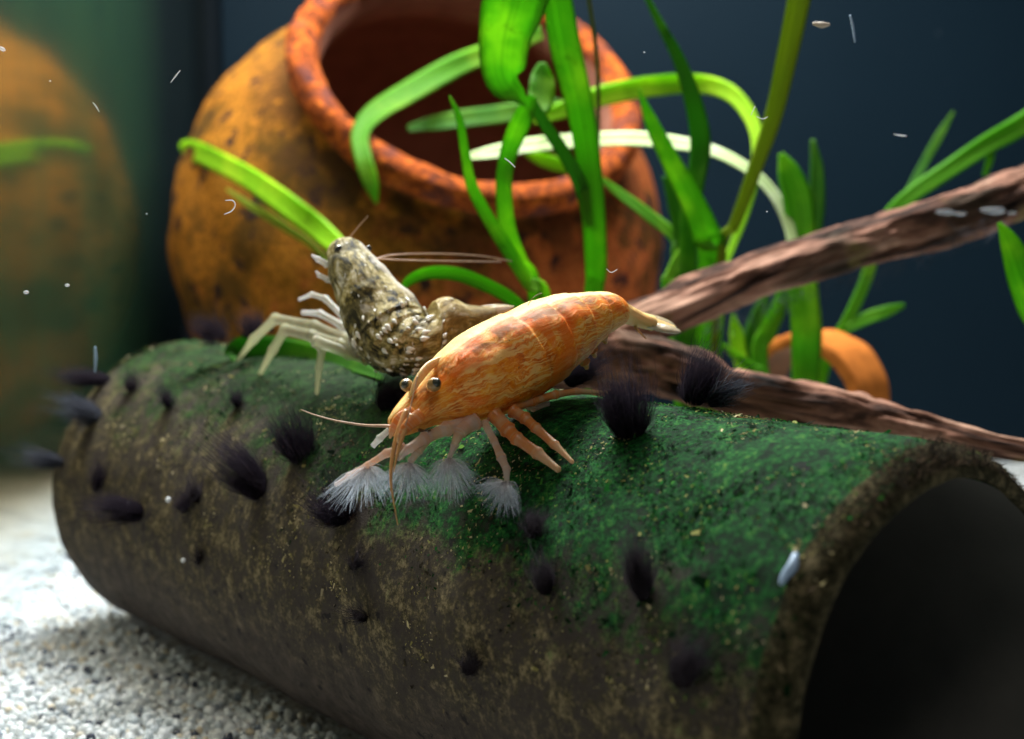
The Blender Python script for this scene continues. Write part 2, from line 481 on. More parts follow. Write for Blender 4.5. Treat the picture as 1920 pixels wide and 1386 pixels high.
M = dict(sand=m_sand(), bed=m_sandbed(), pot=m_terracotta(), rim=m_rim(), potin=m_inner(), pipe=m_pipe(), pipein=m_pipe_in(), piperim=m_pipe_rim(),
         wood=m_wood(), orange=m_orange(), mottled=m_mottled(), fan=m_fan(), side=m_glass_wall(), back=m_back())
M['moss'] = m_blades('pipe_algae', [(0.0, (0.002, 0.022, 0.005)), (0.4, (0.004, 0.075, 0.012)), (0.75, (0.010, 0.17, 0.024)), (0.9, (0.09, 0.24, 0.03)), (0.97, (0.42, 0.42, 0.14))])
M['mossdark'] = m_blades('pipe_dark_algae', [(0.0, (0.002, 0.008, 0.003)), (0.5, (0.004, 0.026, 0.007)), (0.9, (0.007, 0.060, 0.012)), (0.99, (0.10, 0.10, 0.03))])
M['cream'] = m_blades('pipe_cream_specks', [(0.0, (0.20, 0.19, 0.05)), (0.5, (0.42, 0.36, 0.15)), (0.9, (0.66, 0.56, 0.34))])
M['crumb'] = m_blades('pipe_detritus', [(0.0, (0.020, 0.018, 0.011)), (0.6, (0.075, 0.060, 0.034)), (0.9, (0.19, 0.15, 0.085)), (0.98, (0.42, 0.36, 0.24))])
M['fuzz'] = m_blades('rim_fuzz', [(0.0, (0.012, 0.011, 0.010)), (0.6, (0.045, 0.034, 0.025)), (0.95, (0.16, 0.11, 0.07))], 0.2)
M['tuft'] = m_blades('black_algae', [(0.0, (0.012, 0.009, 0.015)), (0.7, (0.034, 0.026, 0.040)), (1.0, (0.075, 0.060, 0.078))], 0.77)
M['fainttuft'] = m_blades('faint_algae', [(0.0, (0.020, 0.016, 0.022)), (0.7, (0.05, 0.04, 0.05)), (1.0, (0.10, 0.085, 0.10))], 0.8)
M['greytuft'] = m_blades('grey_algae', [(0.0, (0.03, 0.035, 0.05)), (0.7, (0.08, 0.085, 0.11)), (1.0, (0.20, 0.21, 0.26))], 0.6)
M['leaf'] = m_leaf('leaf_green', (0.085, 0.31, 0.018), (0.19, 0.52, 0.032), (0.38, 0.64, 0.05), 0.70)
M['leafdark'] = m_leaf('leaf_deep_green', (0.035, 0.17, 0.015), (0.085, 0.29, 0.026), (0.17, 0.38, 0.03), 0.62)
M['leaflime'] = m_leaf('leaf_lime', (0.24, 0.58, 0.012), (0.42, 0.78, 0.02), (0.62, 0.88, 0.04), 0.5)
M['leafpale'] = m_leaf('leaf_pale', (0.46, 0.66, 0.20), (0.72, 0.84, 0.50), (0.86, 0.92, 0.72), 0.3)
M['leafolive'] = m_leaf('leaf_olive', (0.17, 0.26, 0.014), (0.30, 0.40, 0.024), (0.22, 0.33, 0.02), 0.5)
M['leafbrown'] = m_leaf('leaf_brown', (0.07, 0.10, 0.02), (0.12, 0.14, 0.03), (0.10, 0.12, 0.02), 0.3)
M['legorange'] = m_limb('orange_leg', (0.68, 0.18, 0.022), (0.86, 0.36, 0.08), (0.72, 0.48, 0.28), 0.35, 0.2)
M['legpink'] = m_limb('pink_limb', (0.70, 0.40, 0.26), (0.82, 0.58, 0.42), (0.72, 0.60, 0.55), 0.4, 0.45)
M['legpale'] = m_limb('pale_leg', (0.30, 0.30, 0.19), (0.54, 0.52, 0.38), (0.50, 0.50, 0.28), 0.4, 0.65)
M['legwhite'] = m_limb('whitish_limb', (0.46, 0.45, 0.38), (0.64, 0.62, 0.56), (0.70, 0.70, 0.70), 0.4, 0.55)
M['feeler'] = plain('feeler', (0.62, 0.30, 0.10), 0.4)
M['feelerpale'] = plain('pale_feeler', (0.50, 0.30, 0.18), 0.4)
M['eyeamber'] = plain('eye_amber', (0.36, 0.22, 0.08), 0.15, 0.35, 20, sss=0.2, coat=0.25)
M['pupil'] = plain('eye_pupil', (0.035, 0.038, 0.024), 0.12, 0.3, 20, coat=0.4)
M['blackeye'] = plain('black_eye', (0.012, 0.011, 0.012), 0.15, 0.2, 20, coat=0.7)
M['speck'] = plain('white_speck', (0.75, 0.78, 0.82), 0.25)
M['film'] = m_limb('pale_sheen', (0.26, 0.29, 0.32), (0.42, 0.46, 0.50), (0.34, 0.37, 0.41), 0.3, 0.9)  # wet sheen of the upper branch painted as a pale see-through colour
M['drift'] = m_limb('drifting_white', (0.6, 0.64, 0.7), (0.75, 0.78, 0.82), (0.8, 0.8, 0.85), 0.4, 0.8)
M['speckbeige'] = plain('beige_flake', (0.52, 0.42, 0.32), 0.5)
M['speckblue'] = plain('blue_speck', (0.35, 0.48, 0.66), 0.3)
M['whitescale'] = plain('white_scale', (0.78, 0.76, 0.68), 0.3)
M['tailclear'] = plain('tail_tip', (0.52, 0.42, 0.28), 0.25, 0.4, 12, sss=0.2, coat=0.5)
M['seal'] = plain('silicone_seal', (0.002, 0.004, 0.006), 0.7, spec=0.05)
M['shard'] = plain('shard_clay', (0.52, 0.16, 0.03), 0.85, 0.55, 3, spec=0.05)
M['shardin'] = plain('shard_hollow', (0.22, 0.085, 0.03), 0.85, 0.5, 3)

# ------------------------------------------------------------------ the tank
WALL_X, BACK_Y = -8.95, 40.0
def sheet(name, x0, x1, y0, y1, nx, ny, mat):
    X, Y = np.meshgrid(np.linspace(x0, x1, nx), np.linspace(y0, y1, ny))
    v = np.stack([X, Y, ground_z(X, Y)], -1).reshape(-1, 3)
    i = np.arange((ny - 1) * nx).reshape(ny - 1, nx)[:, :-1].ravel()
    f = np.stack([i, i + 1, i + nx + 1, i + nx], 1)
    o = raw_mesh(name, v, f, mat, smooth_=True)
    o['kind'] = 'structure'
    return o
sheet('sand_bed', WALL_X, 45, 2, BACK_Y, 140, 110, M['bed'])
def slab(name, p0, p1, mat):
    m = MB()
    (x0, y0, z0), (x1, y1, z1) = p0, p1
    v = [(x, y, z) for x in (x0, x1) for y in (y0, y1) for z in (z0, z1)]
    m.add(v, [[0, 1, 3, 2], [4, 6, 7, 5], [0, 4, 5, 1], [2, 3, 7, 6], [0, 2, 6, 4], [1, 5, 7, 3]])
    return m.build(name, mat, flat_shade=True, kind='structure')
slab('tank_side_wall', (WALL_X - 0.6, 2, -1.5), (WALL_X, BACK_Y, 24), M['side'])
slab('tank_back_wall', (WALL_X - 0.6, BACK_Y + 0.003, -1.5), (45, BACK_Y + 0.6, 24), M['back'])
m = MB()
m.tube([(WALL_X + 0.05, BACK_Y - 0.05, -1), (WALL_X + 0.05, BACK_Y - 0.05, 24)], 0.42, 12, 4)
m.build('corner_seal', M['seal'], kind='structure')

# sand grains that can be told apart, thick in front of and beside the pipe
def grains():
    t = (1 + 5 ** .5) / 2
    iv = unit(np.array([(-1, t, 0), (1, t, 0), (-1, -t, 0), (1, -t, 0), (0, -1, t), (0, 1, t), (0, -1, -t), (0, 1, -t), (t, 0, -1), (t, 0, 1), (-t, 0, -1), (-t, 0, 1)], float))
    fi = np.array([(0, 11, 5), (0, 5, 1), (0, 1, 7), (0, 7, 10), (0, 10, 11), (1, 5, 9), (5, 11, 4), (11, 10, 2), (10, 7, 6), (7, 1, 8), (3, 9, 4), (3, 4, 2), (3, 2, 6), (3, 6, 8), (3, 8, 9), (4, 9, 5), (2, 4, 11), (6, 2, 10), (8, 6, 7), (9, 8, 1)])
    sp = 0.118
    gx, gy = np.meshgrid(np.arange(WALL_X + 0.05, 2.5, sp), np.arange(16.8, 32, sp * 0.87))
    gx = gx + (np.arange(gx.shape[0]) % 2)[:, None] * sp * 0.5
    x, y = gx.ravel(), gy.ravel()
    x = np.concatenate([x, x[::2]]); y = np.concatenate([y, y[::2]]); top = np.arange(len(x)) >= gx.size
    x = x + rng.normal(0, 0.022, len(x)) + top * rng.uniform(0, sp, len(x)); y = y + rng.normal(0, 0.022, len(y))
    q = np.stack([x, y], 1) - PC[:2]
    al = q @ PD[:2]
    ac = np.abs(q @ np.array([PD[1], -PD[0]]))
    keep = ~((ac < 1.5) & (al < T_FAR) & (al > T_NEAR)) & (x < -0.5 * (y - 26) + 3.0) & (x > WALL_X)
    x, y, top = x[keep], y[keep], top[keep]
    N = len(x)
    r = rng.uniform(0.050, 0.076, N) * np.where(rng.random(N) < 0.06, 1.45, 1.0)
    z = ground_z(x, y) + rng.uniform(-0.02, 0.03, N) + top * rng.uniform(0.05, 0.10, N)
    sc = rng.uniform(0.8, 1.2, (N, 1, 3))
    jit = rng.uniform(0.88, 1.12, (N, 12, 1))
    v = iv[None] * jit * sc * r[:, None, None]
    a = rng.uniform(0, 6.28, N); c, s = np.cos(a)[:, None], np.sin(a)[:, None]
    vx, vy = v[..., 0] * c - v[..., 1] * s, v[..., 0] * s + v[..., 1] * c
    v = np.stack([vx + x[:, None], vy + y[:, None], v[..., 2] + z[:, None]], -1)
    f = fi[None] + (np.arange(N) * 12)[:, None, None]
    raw_mesh('sand_grains', v.reshape(-1, 3), f.reshape(-1, 3), M['sand'], smooth_=True, kind='stuff')
grains()

# ------------------------------------------------------------------ the pipe
pipe = thing('ceramic_pipe', 'thick round pipe lying on white sand, its top overgrown with green algae', 'pipe', PC, rot=HEAD)
def lathe(prof, n, seed=0, wob=0.0, axis='y', steps=1, ang0=0.0):
    """profile rows (along, radius) turned about the local axis"""
    R = []
    a = np.linspace(0, 2 * math.pi, n, endpoint=False) + ang0
    for t, r in prof:
        if axis == 'y': ring = np.stack([r * np.sin(a), np.full(n, t), r * np.cos(a)], 1)
        else: ring = np.stack([r * np.cos(a), r * np.sin(a), np.full(n, t)], 1)
        R.append(ring)
    R = np.array(R)
    if wob:
        for i in range(R.shape[0]):
            for j in range(n):
                p = Vector((R[i, j] * 0.9 + seed).tolist())
                k = 1 + wob * mnoise.fractal(p, 1.0, 2.0, 5)
                if axis == 'y': R[i, j, 0] *= k; R[i, j, 2] *= k
                else: R[i, j, 0] *= k; R[i, j, 1] *= k
    return R
m = MB(); ts = np.linspace(T_NEAR + 0.32, T_FAR - 0.32, 260)
m.rings(lathe([(t, PIPE_R) for t in ts], 180, 3, 0.018), closed_ends=False)
m.build('outer_shell', M['pipe'], pipe)
m = MB(); m.rings(lathe([(t, PIPE_RI) for t in np.linspace(T_NEAR + 0.06, T_FAR - 0.06, 40)], 96, 5, 0.01)[::-1], closed_ends=False)
m.build('inner_wall', M['pipein'], pipe)
for t, s in ((T_NEAR, 1), (T_FAR, -1)):
    pr = [(t + s * 0.32, PIPE_R), (t + s * 0.22, PIPE_R - 0.012), (t + s * 0.13, PIPE_R - 0.045), (t + s * 0.06, PIPE_R - 0.10), (t + s * 0.015, PIPE_R - 0.17), (t, PIPE_RI + 0.07), (t + s * 0.006, PIPE_RI + 0.02), (t + s * 0.03, PIPE_RI), (t + s * 0.06, PIPE_RI - 0.002)]
    R = lathe(pr, 180, 3, 0.018)
    m = MB(); m.rings(R if s < 0 else R[::-1], closed_ends=False)
    m.build('cut_edge', M['piperim'], pipe)

def blades(name, n, mat, accept, size, lift, seed):
    """tiny flat flakes lying on and standing off the pipe, joined"""
    g = np.random.default_rng(seed)
    t = g.uniform(T_NEAR + 0.06, T_FAR - 0.05, n); a = g.uniform(-2.0, 1.2, n)      # angle from straight up, toward the camera negative
    nz = np.array([mnoise.fractal(Vector((x * 0.9, y * 2.3, seed * 3.0)), 0.8, 2.0, 5) for x, y in zip(t, a)])
    k = accept(t, a, nz, g)
    t, a = t[k], a[k]; n = len(t)
    nrm = np.stack([np.sin(a), np.zeros(n), np.cos(a)], 1)
    tan = np.stack([np.cos(a), np.zeros(n), -np.sin(a)], 1)
    ax = np.tile([0., 1., 0.], (n, 1))
    th = g.uniform(0, 6.28, n)[:, None]
    d = np.cos(th) * ax + np.sin(th) * tan
    e = np.cross(nrm, d)
    L = (size * g.lognormal(0, 0.5, n))[:, None]; W = L * g.uniform(0.4, 0.9, (n, 1)); up = g.uniform(0.0, 1.0, (n, 1)) * lift
    p = nrm * (PIPE_R + 0.008 - 0.17 * np.clip(1 - (t - T_NEAR) / 0.3, 0, 1) ** 1.7)[:, None] + ax * t[:, None]
    v = np.stack([p - e * W * .5, p + e * W * .5, p + d * L + e * W * .3 + nrm * up * L, p + d * L - e * W * .2 + nrm * up * L * 1.1], 1)
    f = np.arange(n * 4).reshape(n, 4)
    raw_mesh(name, v.reshape(-1, 3), f, mat, pipe, kind='stuff')
def cover(t, a, g): return np.cos(a) + g.normal(0, 0.12, len(t)) > 0.50 + 0.032 * t
blades('dark_algae_flakes', 70000, M['mossdark'], lambda t, a, z, g: cover(t, a, g) & (z + g.normal(0, .15, len(t)) < 0.16), 0.021, 0.5, 1)
blades('green_algae_flakes', 90000, M['moss'], lambda t, a, z, g: cover(t, a, g) & (z + g.normal(0, .15, len(t)) > 0.08 + 0.07 * np.clip(t + 2, 0, 9)), 0.019, 0.4, 2)
blades('cream_specks', 36000, M['cream'], lambda t, a, z, g: (np.cos(a) > 0.0 + 0.04 * t) & (z + g.normal(0, .12, len(t)) > 0.38), 0.019, 0.5, 3)
blades('detritus_flakes', 22000, M['crumb'], lambda t, a, z, g: (np.cos(a) + g.normal(0, 0.2, len(t)) > 0.0) & (np.cos(a) < 0.75 + 0.05 * t) & (a < 0) & (z > -.1), 0.020, 0.5, 4)
def rim_fuzz():
    g = np.random.default_rng(4); n = 4000
    a = g.normal(-0.05, 0.36, n); t = T_NEAR + np.abs(g.normal(0, 0.2, n)) - 0.0
    nrm = np.stack([np.sin(a), np.zeros(n), np.cos(a)], 1)
    p = nrm * (PIPE_R - 0.17 * np.clip(1 - (t - T_NEAR) / 0.3, 0, 1) ** 1.7 + 0.01)[:, None] + np.stack([np.zeros(n), t, np.zeros(n)], 1)
    d = unit(nrm * g.uniform(0, 0.9, (n, 1)) + np.array([0, -1.0, 0]) * g.uniform(0.0, 0.8, (n, 1)) + g.normal(0, 0.6, (n, 3)))
    e = unit(np.cross(d, g.normal(0, 1, (n, 3))))
    L = (0.034 * g.lognormal(0, 0.5, n))[:, None]
    v = np.stack([p - e * L * .14, p + e * L * .14, p + d * L + e * L * .03], 1)
    raw_mesh('edge_fuzz', v.reshape(-1, 3), np.arange(n * 3).reshape(n, 3), M['fuzz'], pipe, kind='stuff')
rim_fuzz()

# ------------------------------------------------------------------ clay pot behind
def pot():
    c = P(790, 432, 33.0)
    cs, sn = math.cos(PITCH), math.sin(PITCH)
    right, up, back = Vector((1, 0, 0)), Vector((0, sn, cs)), Vector((0, -cs, sn))
    axis = (right * 0.275 + up * 0.625 + back * 0.74).normalized()
    t = thing('clay_pot', 'large round terracotta pot tilted towards us with wide dark mouth', 'pot', c)
    t.rotation_mode = 'QUATERNION'
    t.rotation_quaternion = Vector((0, 0, 1)).rotation_difference(axis)
    def prof(rows, n): return spline(rows, n)
    m = MB()
    m.rings(lathe(prof([(-5.7, 0.05), (-5.6, 2.2), (-4.4, 4.3), (-2.6, 5.55), (-0.8, 6.0), (0.9, 5.9), (2.3, 5.4), (3.3, 4.6), (3.8, 3.9), (4.0, 3.55), (4.22, 3.50)], 60), 120, 2, 0.014, 'z'), closed_ends=False)
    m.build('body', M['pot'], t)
    m = MB()
    m.rings(lathe(prof([(4.22, 3.50), (4.32, 3.74), (4.46, 3.92), (4.68, 4.00), (4.90, 3.97), (5.03, 3.84), (5.04, 3.62), (4.95, 3.44), (4.75, 3.34)], 36), 140, 8, 0.030, 'z'), closed_ends=False)
    m.build('rim', M['rim'], t)
    m = MB()
    m.rings(lathe(prof([(4.75, 3.34), (4.2, 3.28), (3.7, 3.5), (3.0, 4.4), (2.0, 5.1), (0.6, 5.6), (-0.8, 5.7), (-2.6, 5.2), (-4.2, 3.9), (-5.2, 1.9), (-5.3, 0.02)], 40), 90, 2, 0.01, 'z'), closed_ends=False)
    m.build('inside', M['potin'], t)
pot()

# terracotta fragment, a broken half of a small pot, under the plants at the right
def shard():
    c = P(1545, 738, 26.5)
    t = thing('terracotta_shard', 'broken orange clay pot half standing arched behind the driftwood', 'pot shard', c, rot=math.radians(-48))
    r0, r1 = 1.36, 1.08
    drop = c[2] - float(ground_z(c[0], c[1])) + 0.15
    g = np.linspace(0.0, math.pi, 34)
    def arc(r, y, k=0.0):
        e = np.stack([r * np.cos(g), np.full(34, y) + k * np.sin(3 * g + 1) * 0.12, r * np.sin(g) * 0.92 + 0.02 * np.sin(9 * g)], 1)
        lo, hi = e[:1].copy(), e[-1:].copy()
        lo[:, 2] = hi[:, 2] = -drop
        return np.vstack([lo, e, hi])
    m = MB(); m.rings(np.array([arc(r0, -0.9 + 1.1 * i / 11, 1 - i / 11) for i in range(12)])[:, ::-1], closed_ends=False, close=False)
    m.build('outside', M['shard'], t)
    m = MB(); m.rings(np.array([arc(r1, -0.9 + 1.1 * i / 11, 1 - i / 11) for i in range(12)]), closed_ends=False, close=False)
    m.build('hollow', M['shardin'], t)
    m = MB(); m.rings(np.array([arc(r0, -0.9, 1), arc(r0 - .03, -0.95, 1), arc(r1 + .03, -0.95, 1), arc(r1, -0.9, 1)]), closed_ends=False, close=False)
    m.build('broken_edge', M['shard'], t)
shard()

# ------------------------------------------------------------------ driftwood
def wood():
    b = P(1140, 655, 21.5)
    t = thing('driftwood', 'forked pinkish brown driftwood lying behind the green pipe', 'driftwood', b)
    br = lambda rows, n, sides, wob, seed: (MB(), rows, n, sides, wob, seed)
    def branch(rows, seed, wob, n=150, sides=48):
        pts = np.array([P(x, y, d) for x, y, d, r in rows]); rad = [0.9 * r * d / FPX for x, y, d, r in rows]
        m = MB(); m.tube(pts, rad, sides, n)
        # grooves along the grain and knots
        v = m.v[0]; k = sides
        q = spline(np.column_stack([pts, rad]), n)
        for i in range(n):
            for j in range(k):
                p = v[i * k + j]; c = q[i, :3]
                th = j / k * 2 * math.pi
                s = mnoise.fractal(Vector((math.cos(th) * 1.6 + seed, math.sin(th) * 1.6, i * 0.034 )), 0.9, 2.1, 5)
                s2 = mnoise.noise(Vector((math.cos(th) * 4.5, math.sin(th) * 4.5 + seed, i * 0.03)))
                v[i * k + j] = c + (p - c) * (1 + wob * s + 0.13 * s2 - 0.16 * max(0, 0.15 - abs(mnoise.noise(Vector((math.cos(th) * 2.2 + 7, math.sin(th) * 2.2 + seed, i * 0.055))))) / 0.15)
        return m.build('branch', M['wood'], t, b)
    branch([(2080, 315, 23.5, 56), (1960, 346, 23.5, 55), (1850, 388, 23.3, 50), (1750, 422, 23, 48), (1650, 448, 22.8, 46), (1550, 478, 22.5, 44), (1450, 508, 22.2, 42), (1350, 545, 22, 46), (1250, 590, 21.7, 46), (1160, 632, 21.5, 44), (1080, 690, 21.4, 40), (1000, 800, 21.8, 34)], 3.3, 0.32)
    branch([(1010, 690, 21.2, 44), (1090, 672, 20.8, 54), (1170, 676, 20.6, 58), (1270, 700, 20.5, 54), (1360, 732, 20.3, 44), (1460, 748, 20.1, 46), (1560, 764, 20, 46), (1660, 788, 19.8, 42), (1760, 808, 19.6, 30), (1860, 834, 19.4, 24), (1990, 868, 19.2, 20), (2100, 960, 19.2, 14)], 8.1, 0.38)
    for x, y, r in ((1772, 398, 21), (1801, 401, 13), (1866, 395, 24), (1897, 400, 12)):
        m = MB(); m.ball(P(x, y, 22.12), r * 22 / FPX * 0.8, 12, (rng.uniform(1.0, 1.4), 0.35, rng.uniform(.28, .42)))
        v = m.v[0]; c = v.mean(0)
        m.v[0] = c + (v - c) * (1 + 0.35 * np.array([[mnoise.noise(Vector((p * 9).tolist()))] for p in v]))
        m.build('branch_sheen', M['film'], t, b)  # flattened pale lumps shaped to stand in for wet sheen on the branch
    # loose grey-green fuzz under the upper branch
    n = 500; x = rng.uniform(0, 1, n)
    cx, cy = 1320 + 560 * x, 610 - 190 * x + rng.normal(0, 12, n)
    p = np.array([P(a, c, 22.6) for a, c in zip(cx, cy)])
    d = unit(rng.normal(0, 1, (n, 3)) + V(0, 0, -0.9)); e = unit(np.cross(d, rng.normal(0, 1, (n, 3)))); L = rng.uniform(0.08, 0.4, (n, 1))
    v = np.stack([p - e * .01, p + e * .01, p + d * L], 1).reshape(-1, 3) - b
    raw_mesh('hanging_fuzz', v, np.arange(n * 3).reshape(n, 3), M['greytuft'], t, kind='stuff')
wood()

# ------------------------------------------------------------------ plants
def leaf_mesh(path, t, mat, base, label=None, twist=0.35):
    """path rows: px, py, depth, full width in px of the photograph at that depth"""
    pts = np.array([P(x, y, d) if d > 0 else V(x, y, -d) for x, y, d, wd in path])
    rad = np.array([max(wd, 2) * abs(d) / FPX / 2 for x, y, d, wd in path])
    n = 12 * len(path)
    q = spline(np.column_stack([pts, rad]), n)
    k = np.linspace(0, 1, n); ph = rng.uniform(0, 6)
    face = np.stack([twist * np.sin(k * 3 + ph), np.full(n, -1.0), 0.25 + 0.3 * np.cos(k * 2.5 + ph)], 1)
    p, r = q[:, :3], np.maximum(q[:, 3], 0.012)
    tt = unit(np.gradient(p, axis=0)); nn = unit(face - (face * tt).sum(1, keepdims=True) * tt); bb = np.cross(tt, nn)
    u = np.array([-1, -.66, -.33, 0, .33, .66, 1, .66, .33, 0, -.33, -.66])
    th = np.array([0, 1, 1, 1, 1, 1, 0, -1, -1, -1, -1, -1]) * 0.008
    cup = (u ** 2) * 0.18
    rip = 0.06 * np.sin(k * 19 + ph)[:, None] * u[None] ** 2
    R = p[:, None] + bb[:, None] * (u[None, :, None] * r[:, None, None]) + nn[:, None] * ((cup[None] + rip) * r[:, None] + th[None])[:, :, None]
    m = MB(); m.rings(R)
    o = m.build('leaf', mat, t, base)
    if label: o['label'] = label
    return o
GP = 'ribbon leaved plants in the tank'
def plant(label, bx, by_d, leaves, name='ribbon_plant', cat='plant', group=GP, stem=True):
    g = P(bx, 700, by_d); g[2] = float(ground_z(g[0], g[1]))
    t = thing(name, label, cat, g, group)
    for mat, rooted, path in leaves:
        path = list(path)
        if rooted:
            d = path[-1][2]
            e = P(path[-1][0], path[-1][1], d)
            y = (CAM_H - 0.1) / by_d * FPX + 422
            path.append(((path[-1][0] + bx) / 2, (path[-1][1] + y) / 2, (d + by_d) / 2, path[-1][3] * .8))
            path.append((bx + rng.uniform(-8, 8), y, by_d, path[-1][3] * .6))
        leaf_mesh(path, t, M[mat], g)
    return t
plant('tall green ribbon plant in front of the pot mouth with the broadest leaf folded down', 1050, 22.5, [
    ('leaf', 0, [(988, 198, 21.0, 10), (972, 180, 20.8, 34), (950, 158, 20.6, 72), (942, 122, 20.4, 88), (946, 70, 20.2, 100), (962, 5, 20, 122), (985, -70, 20, 118), (1010, -150, 20.4, 90)]),
    ('leaf', 1, [(1030, -90, 21.6, 50), (1046, 0, 21.6, 56), (1062, 90, 21.7, 60), (1088, 200, 21.8, 54), (1104, 300, 22, 48), (1114, 400, 22, 46), (1118, 500, 22.2, 42), (1112, 570, 22.3, 36)]),
    ('leaf', 1, [(1000, 180, 21.1, 18), (978, 225, 21.2, 40), (952, 290, 21.4, 34), (944, 350, 21.4, 32), (952, 430, 21.6, 32), (975, 490, 21.8, 30), (1005, 560, 22, 28)]),
    ('leaf', 0, [(1016, 118, 22.4, 14), (1016, 150, 22.3, 46), (1012, 190, 22.1, 50), (1000, 215, 21.8, 30)]),
    ('leafdark', 0, [(995, 190, 21.2, 20), (1030, 245, 21.5, 24), (1062, 295, 21.7, 26), (1090, 350, 22, 28), (1104, 410, 22.1, 26)]),
    ('leaf', 1, [(843, 180, 20.6, 3), (862, 225, 20.6, 15), (873, 290, 20.7, 18), (885, 350, 20.8, 22), (915, 410, 21, 26), (952, 470, 21.2, 30), (990, 530, 21.6, 32), (1022, 575, 22, 28)]),
    ('leafbrown', 0, [(1098, -40, 22, 9), (1110, 40, 22, 9), (1119, 110, 22.1, 8), (1122, 200, 22.3, 8), (1120, 330, 22.2, 6)]),
])
plant('green plant at the driftwood fork with two leaves arching across the pot mouth', 1310, 24.5, [
    ('leafdark', 1, [(1195, -40, 23, 6), (1235, 40, 23, 16), (1272, 110, 23, 24), (1300, 190, 23, 34), (1314, 270, 23.2, 40), (1304, 350, 23.3, 36), (1290, 450, 23.6, 34)]),
    ('leaf', 1, [(1198, 168, 22.4, 3), (1222, 230, 22.5, 26), (1262, 310, 22.6, 38), (1300, 380, 22.8, 46), (1325, 440, 23, 54), (1335, 490, 23.3, 54)]),
    ('leaflime', 0, [(1000, 225, 26, 22), (1060, 205, 26, 34), (1130, 180, 26, 40), (1220, 163, 26, 40), (1310, 158, 26, 36), (1372, 178, 25.8, 32), (1412, 232, 25.5, 26), (1420, 300, 25.2, 22), (1400, 390, 25, 18), (1370, 470, 24.8, 14), (1330, 560, 24.5, 12)]),
    ('leafpale', 0, [(868, 296, 26.2, 10), (930, 286, 26.2, 28), (1010, 272, 26, 32), (1100, 264, 25.8, 32), (1190, 262, 25.6, 32), (1270, 270, 25.4, 30), (1340, 285, 25.2, 26), (1405, 320, 25, 24), (1450, 366, 24.9, 24), (1478, 420, 24.8, 24), (1492, 480, 24.6, 22)]),
    ('leaflime', 0, [(985, 288, 26.1, 10), (1020, 300, 26.1, 26), (1060, 314, 26, 22), (1085, 330, 26, 8)]),
    ('leafolive', 1, [(1515, -80, 21.8, 44), (1498, 0, 21.8, 44), (1475, 110, 22, 40), (1450, 220, 22.2, 34), (1415, 320, 22.5, 28), (1378, 420, 22.9, 22), (1352, 480, 23.2, 16)]),
    ('leafdark', 1, [(1245, 330, 24, 8), (1268, 390, 24, 30), (1280, 450, 24, 34), (1275, 510, 24, 34)]),
    ('leaf', 0, [(1120, 330, 24.5, 8), (1160, 362, 24.5, 20), (1210, 400, 24.4, 24), (1255, 436, 24.3, 22), (1285, 480, 24.2, 12)]),
    ('leaf', 1, [(1300, 440, 23.8, 6), (1278, 480, 23.8, 26), (1258, 520, 23.8, 24), (1250, 560, 23.8, 18)]),
])
plant('short bushy green plant rising through the gap between both driftwood branches', 1505, 25.5, [
    ('leaf', 1, [(1464, 288, 24.8, 10), (1480, 325, 24.8, 44), (1497, 380, 24.8, 56), (1503, 450, 24.8, 56), (1505, 540, 24.9, 58), (1512, 620, 25, 58), (1510, 700, 25.2, 52)]),
    ('leafdark', 1, [(1524, 262, 25.6, 8), (1532, 320, 25.6, 26), (1532, 390, 25.6, 30), (1524, 450, 25.6, 30), (1516, 560, 25.6, 28), (1508, 680, 25.6, 26)]),
    ('leaf', 1, [(1470, 520, 25.4, 6), (1462, 570, 25.4, 30), (1440, 620, 25.4, 34), (1425, 680, 25.4, 30)]),
    ('leaflime', 1, [(1375, 590, 25.2, 6), (1380, 625, 25.2, 26), (1386, 660, 25.2, 28), (1396, 700, 25.2, 26)]),
    ('leafdark', 1, [(1440, 545, 26, 6), (1424, 590, 26, 30), (1408, 640, 26, 34), (1404, 690, 26, 30)]),
    ('leaf', 1, [(1350, 640, 25, 4), (1376, 664, 25, 16), (1410, 690, 25, 18), (1440, 720, 25, 16)]),
])
plant('slender green plant leaning out above the driftwood at the far right', 1540, 27, [
    ('leaf', 0, [(2010, 170, 26, 40), (1920, 232, 26, 42), (1850, 272, 26, 38), (1780, 318, 26, 34), (1715, 362, 26, 32), (1665, 410, 26.2, 28), (1640, 470, 26.4, 24), (1622, 530, 26.5, 22), (1590, 600, 26.6, 22), (1552, 670, 26.8, 22), (1530, 760, 27, 18)]),
    ('leaf', 0, [(1696, 572, 26.4, 8), (1660, 585, 26.4, 22), (1620, 600, 26.5, 24), (1585, 620, 26.6, 14)]),
    ('leafdark', 0, [(1788, 210, 27, 5), (1762, 255, 27, 16), (1730, 312, 27, 16), (1698, 368, 26.8, 12), (1670, 410, 26.6, 8)]),
    ('leaf', 0, [(1862, 275, 26, 10), (1855, 300, 26, 16), (1845, 330, 26, 10)]),
])
plant('broad pale green leaf plant cut off by the right edge below the driftwood', 1990, 21.5, [
    ('leaf', 1, [(1872, 418, 20.4, 8), (1892, 455, 20.4, 40), (1912, 510, 20.4, 58), (1935, 570, 20.5, 60), (1960, 650, 20.8, 54)]),
])
def loose(label, mat, path, grp='single leaves among the stones'):
    b = P(*path[-1][:3])
    t = thing('ribbon_leaf', label, 'leaf', b)
    pts = path
    leaf_mesh(path, t, M[mat], b).name = 'blade'
    return t
loose('bright lime green leaf arching across the left side of the pot', 'leaflime', [(341, 285, 31.6, 24), (350, 281, 31.0, 36), (372, 285, 29.7, 40), (410, 303, 28.4, 40), (470, 336, 27.0, 42), (540, 385, 26.0, 46), (600, 432, 25.6, 44), (650, 480, 25, 34), (700, 540, 24.6, 20), (740, 640, 24.5, 12)])
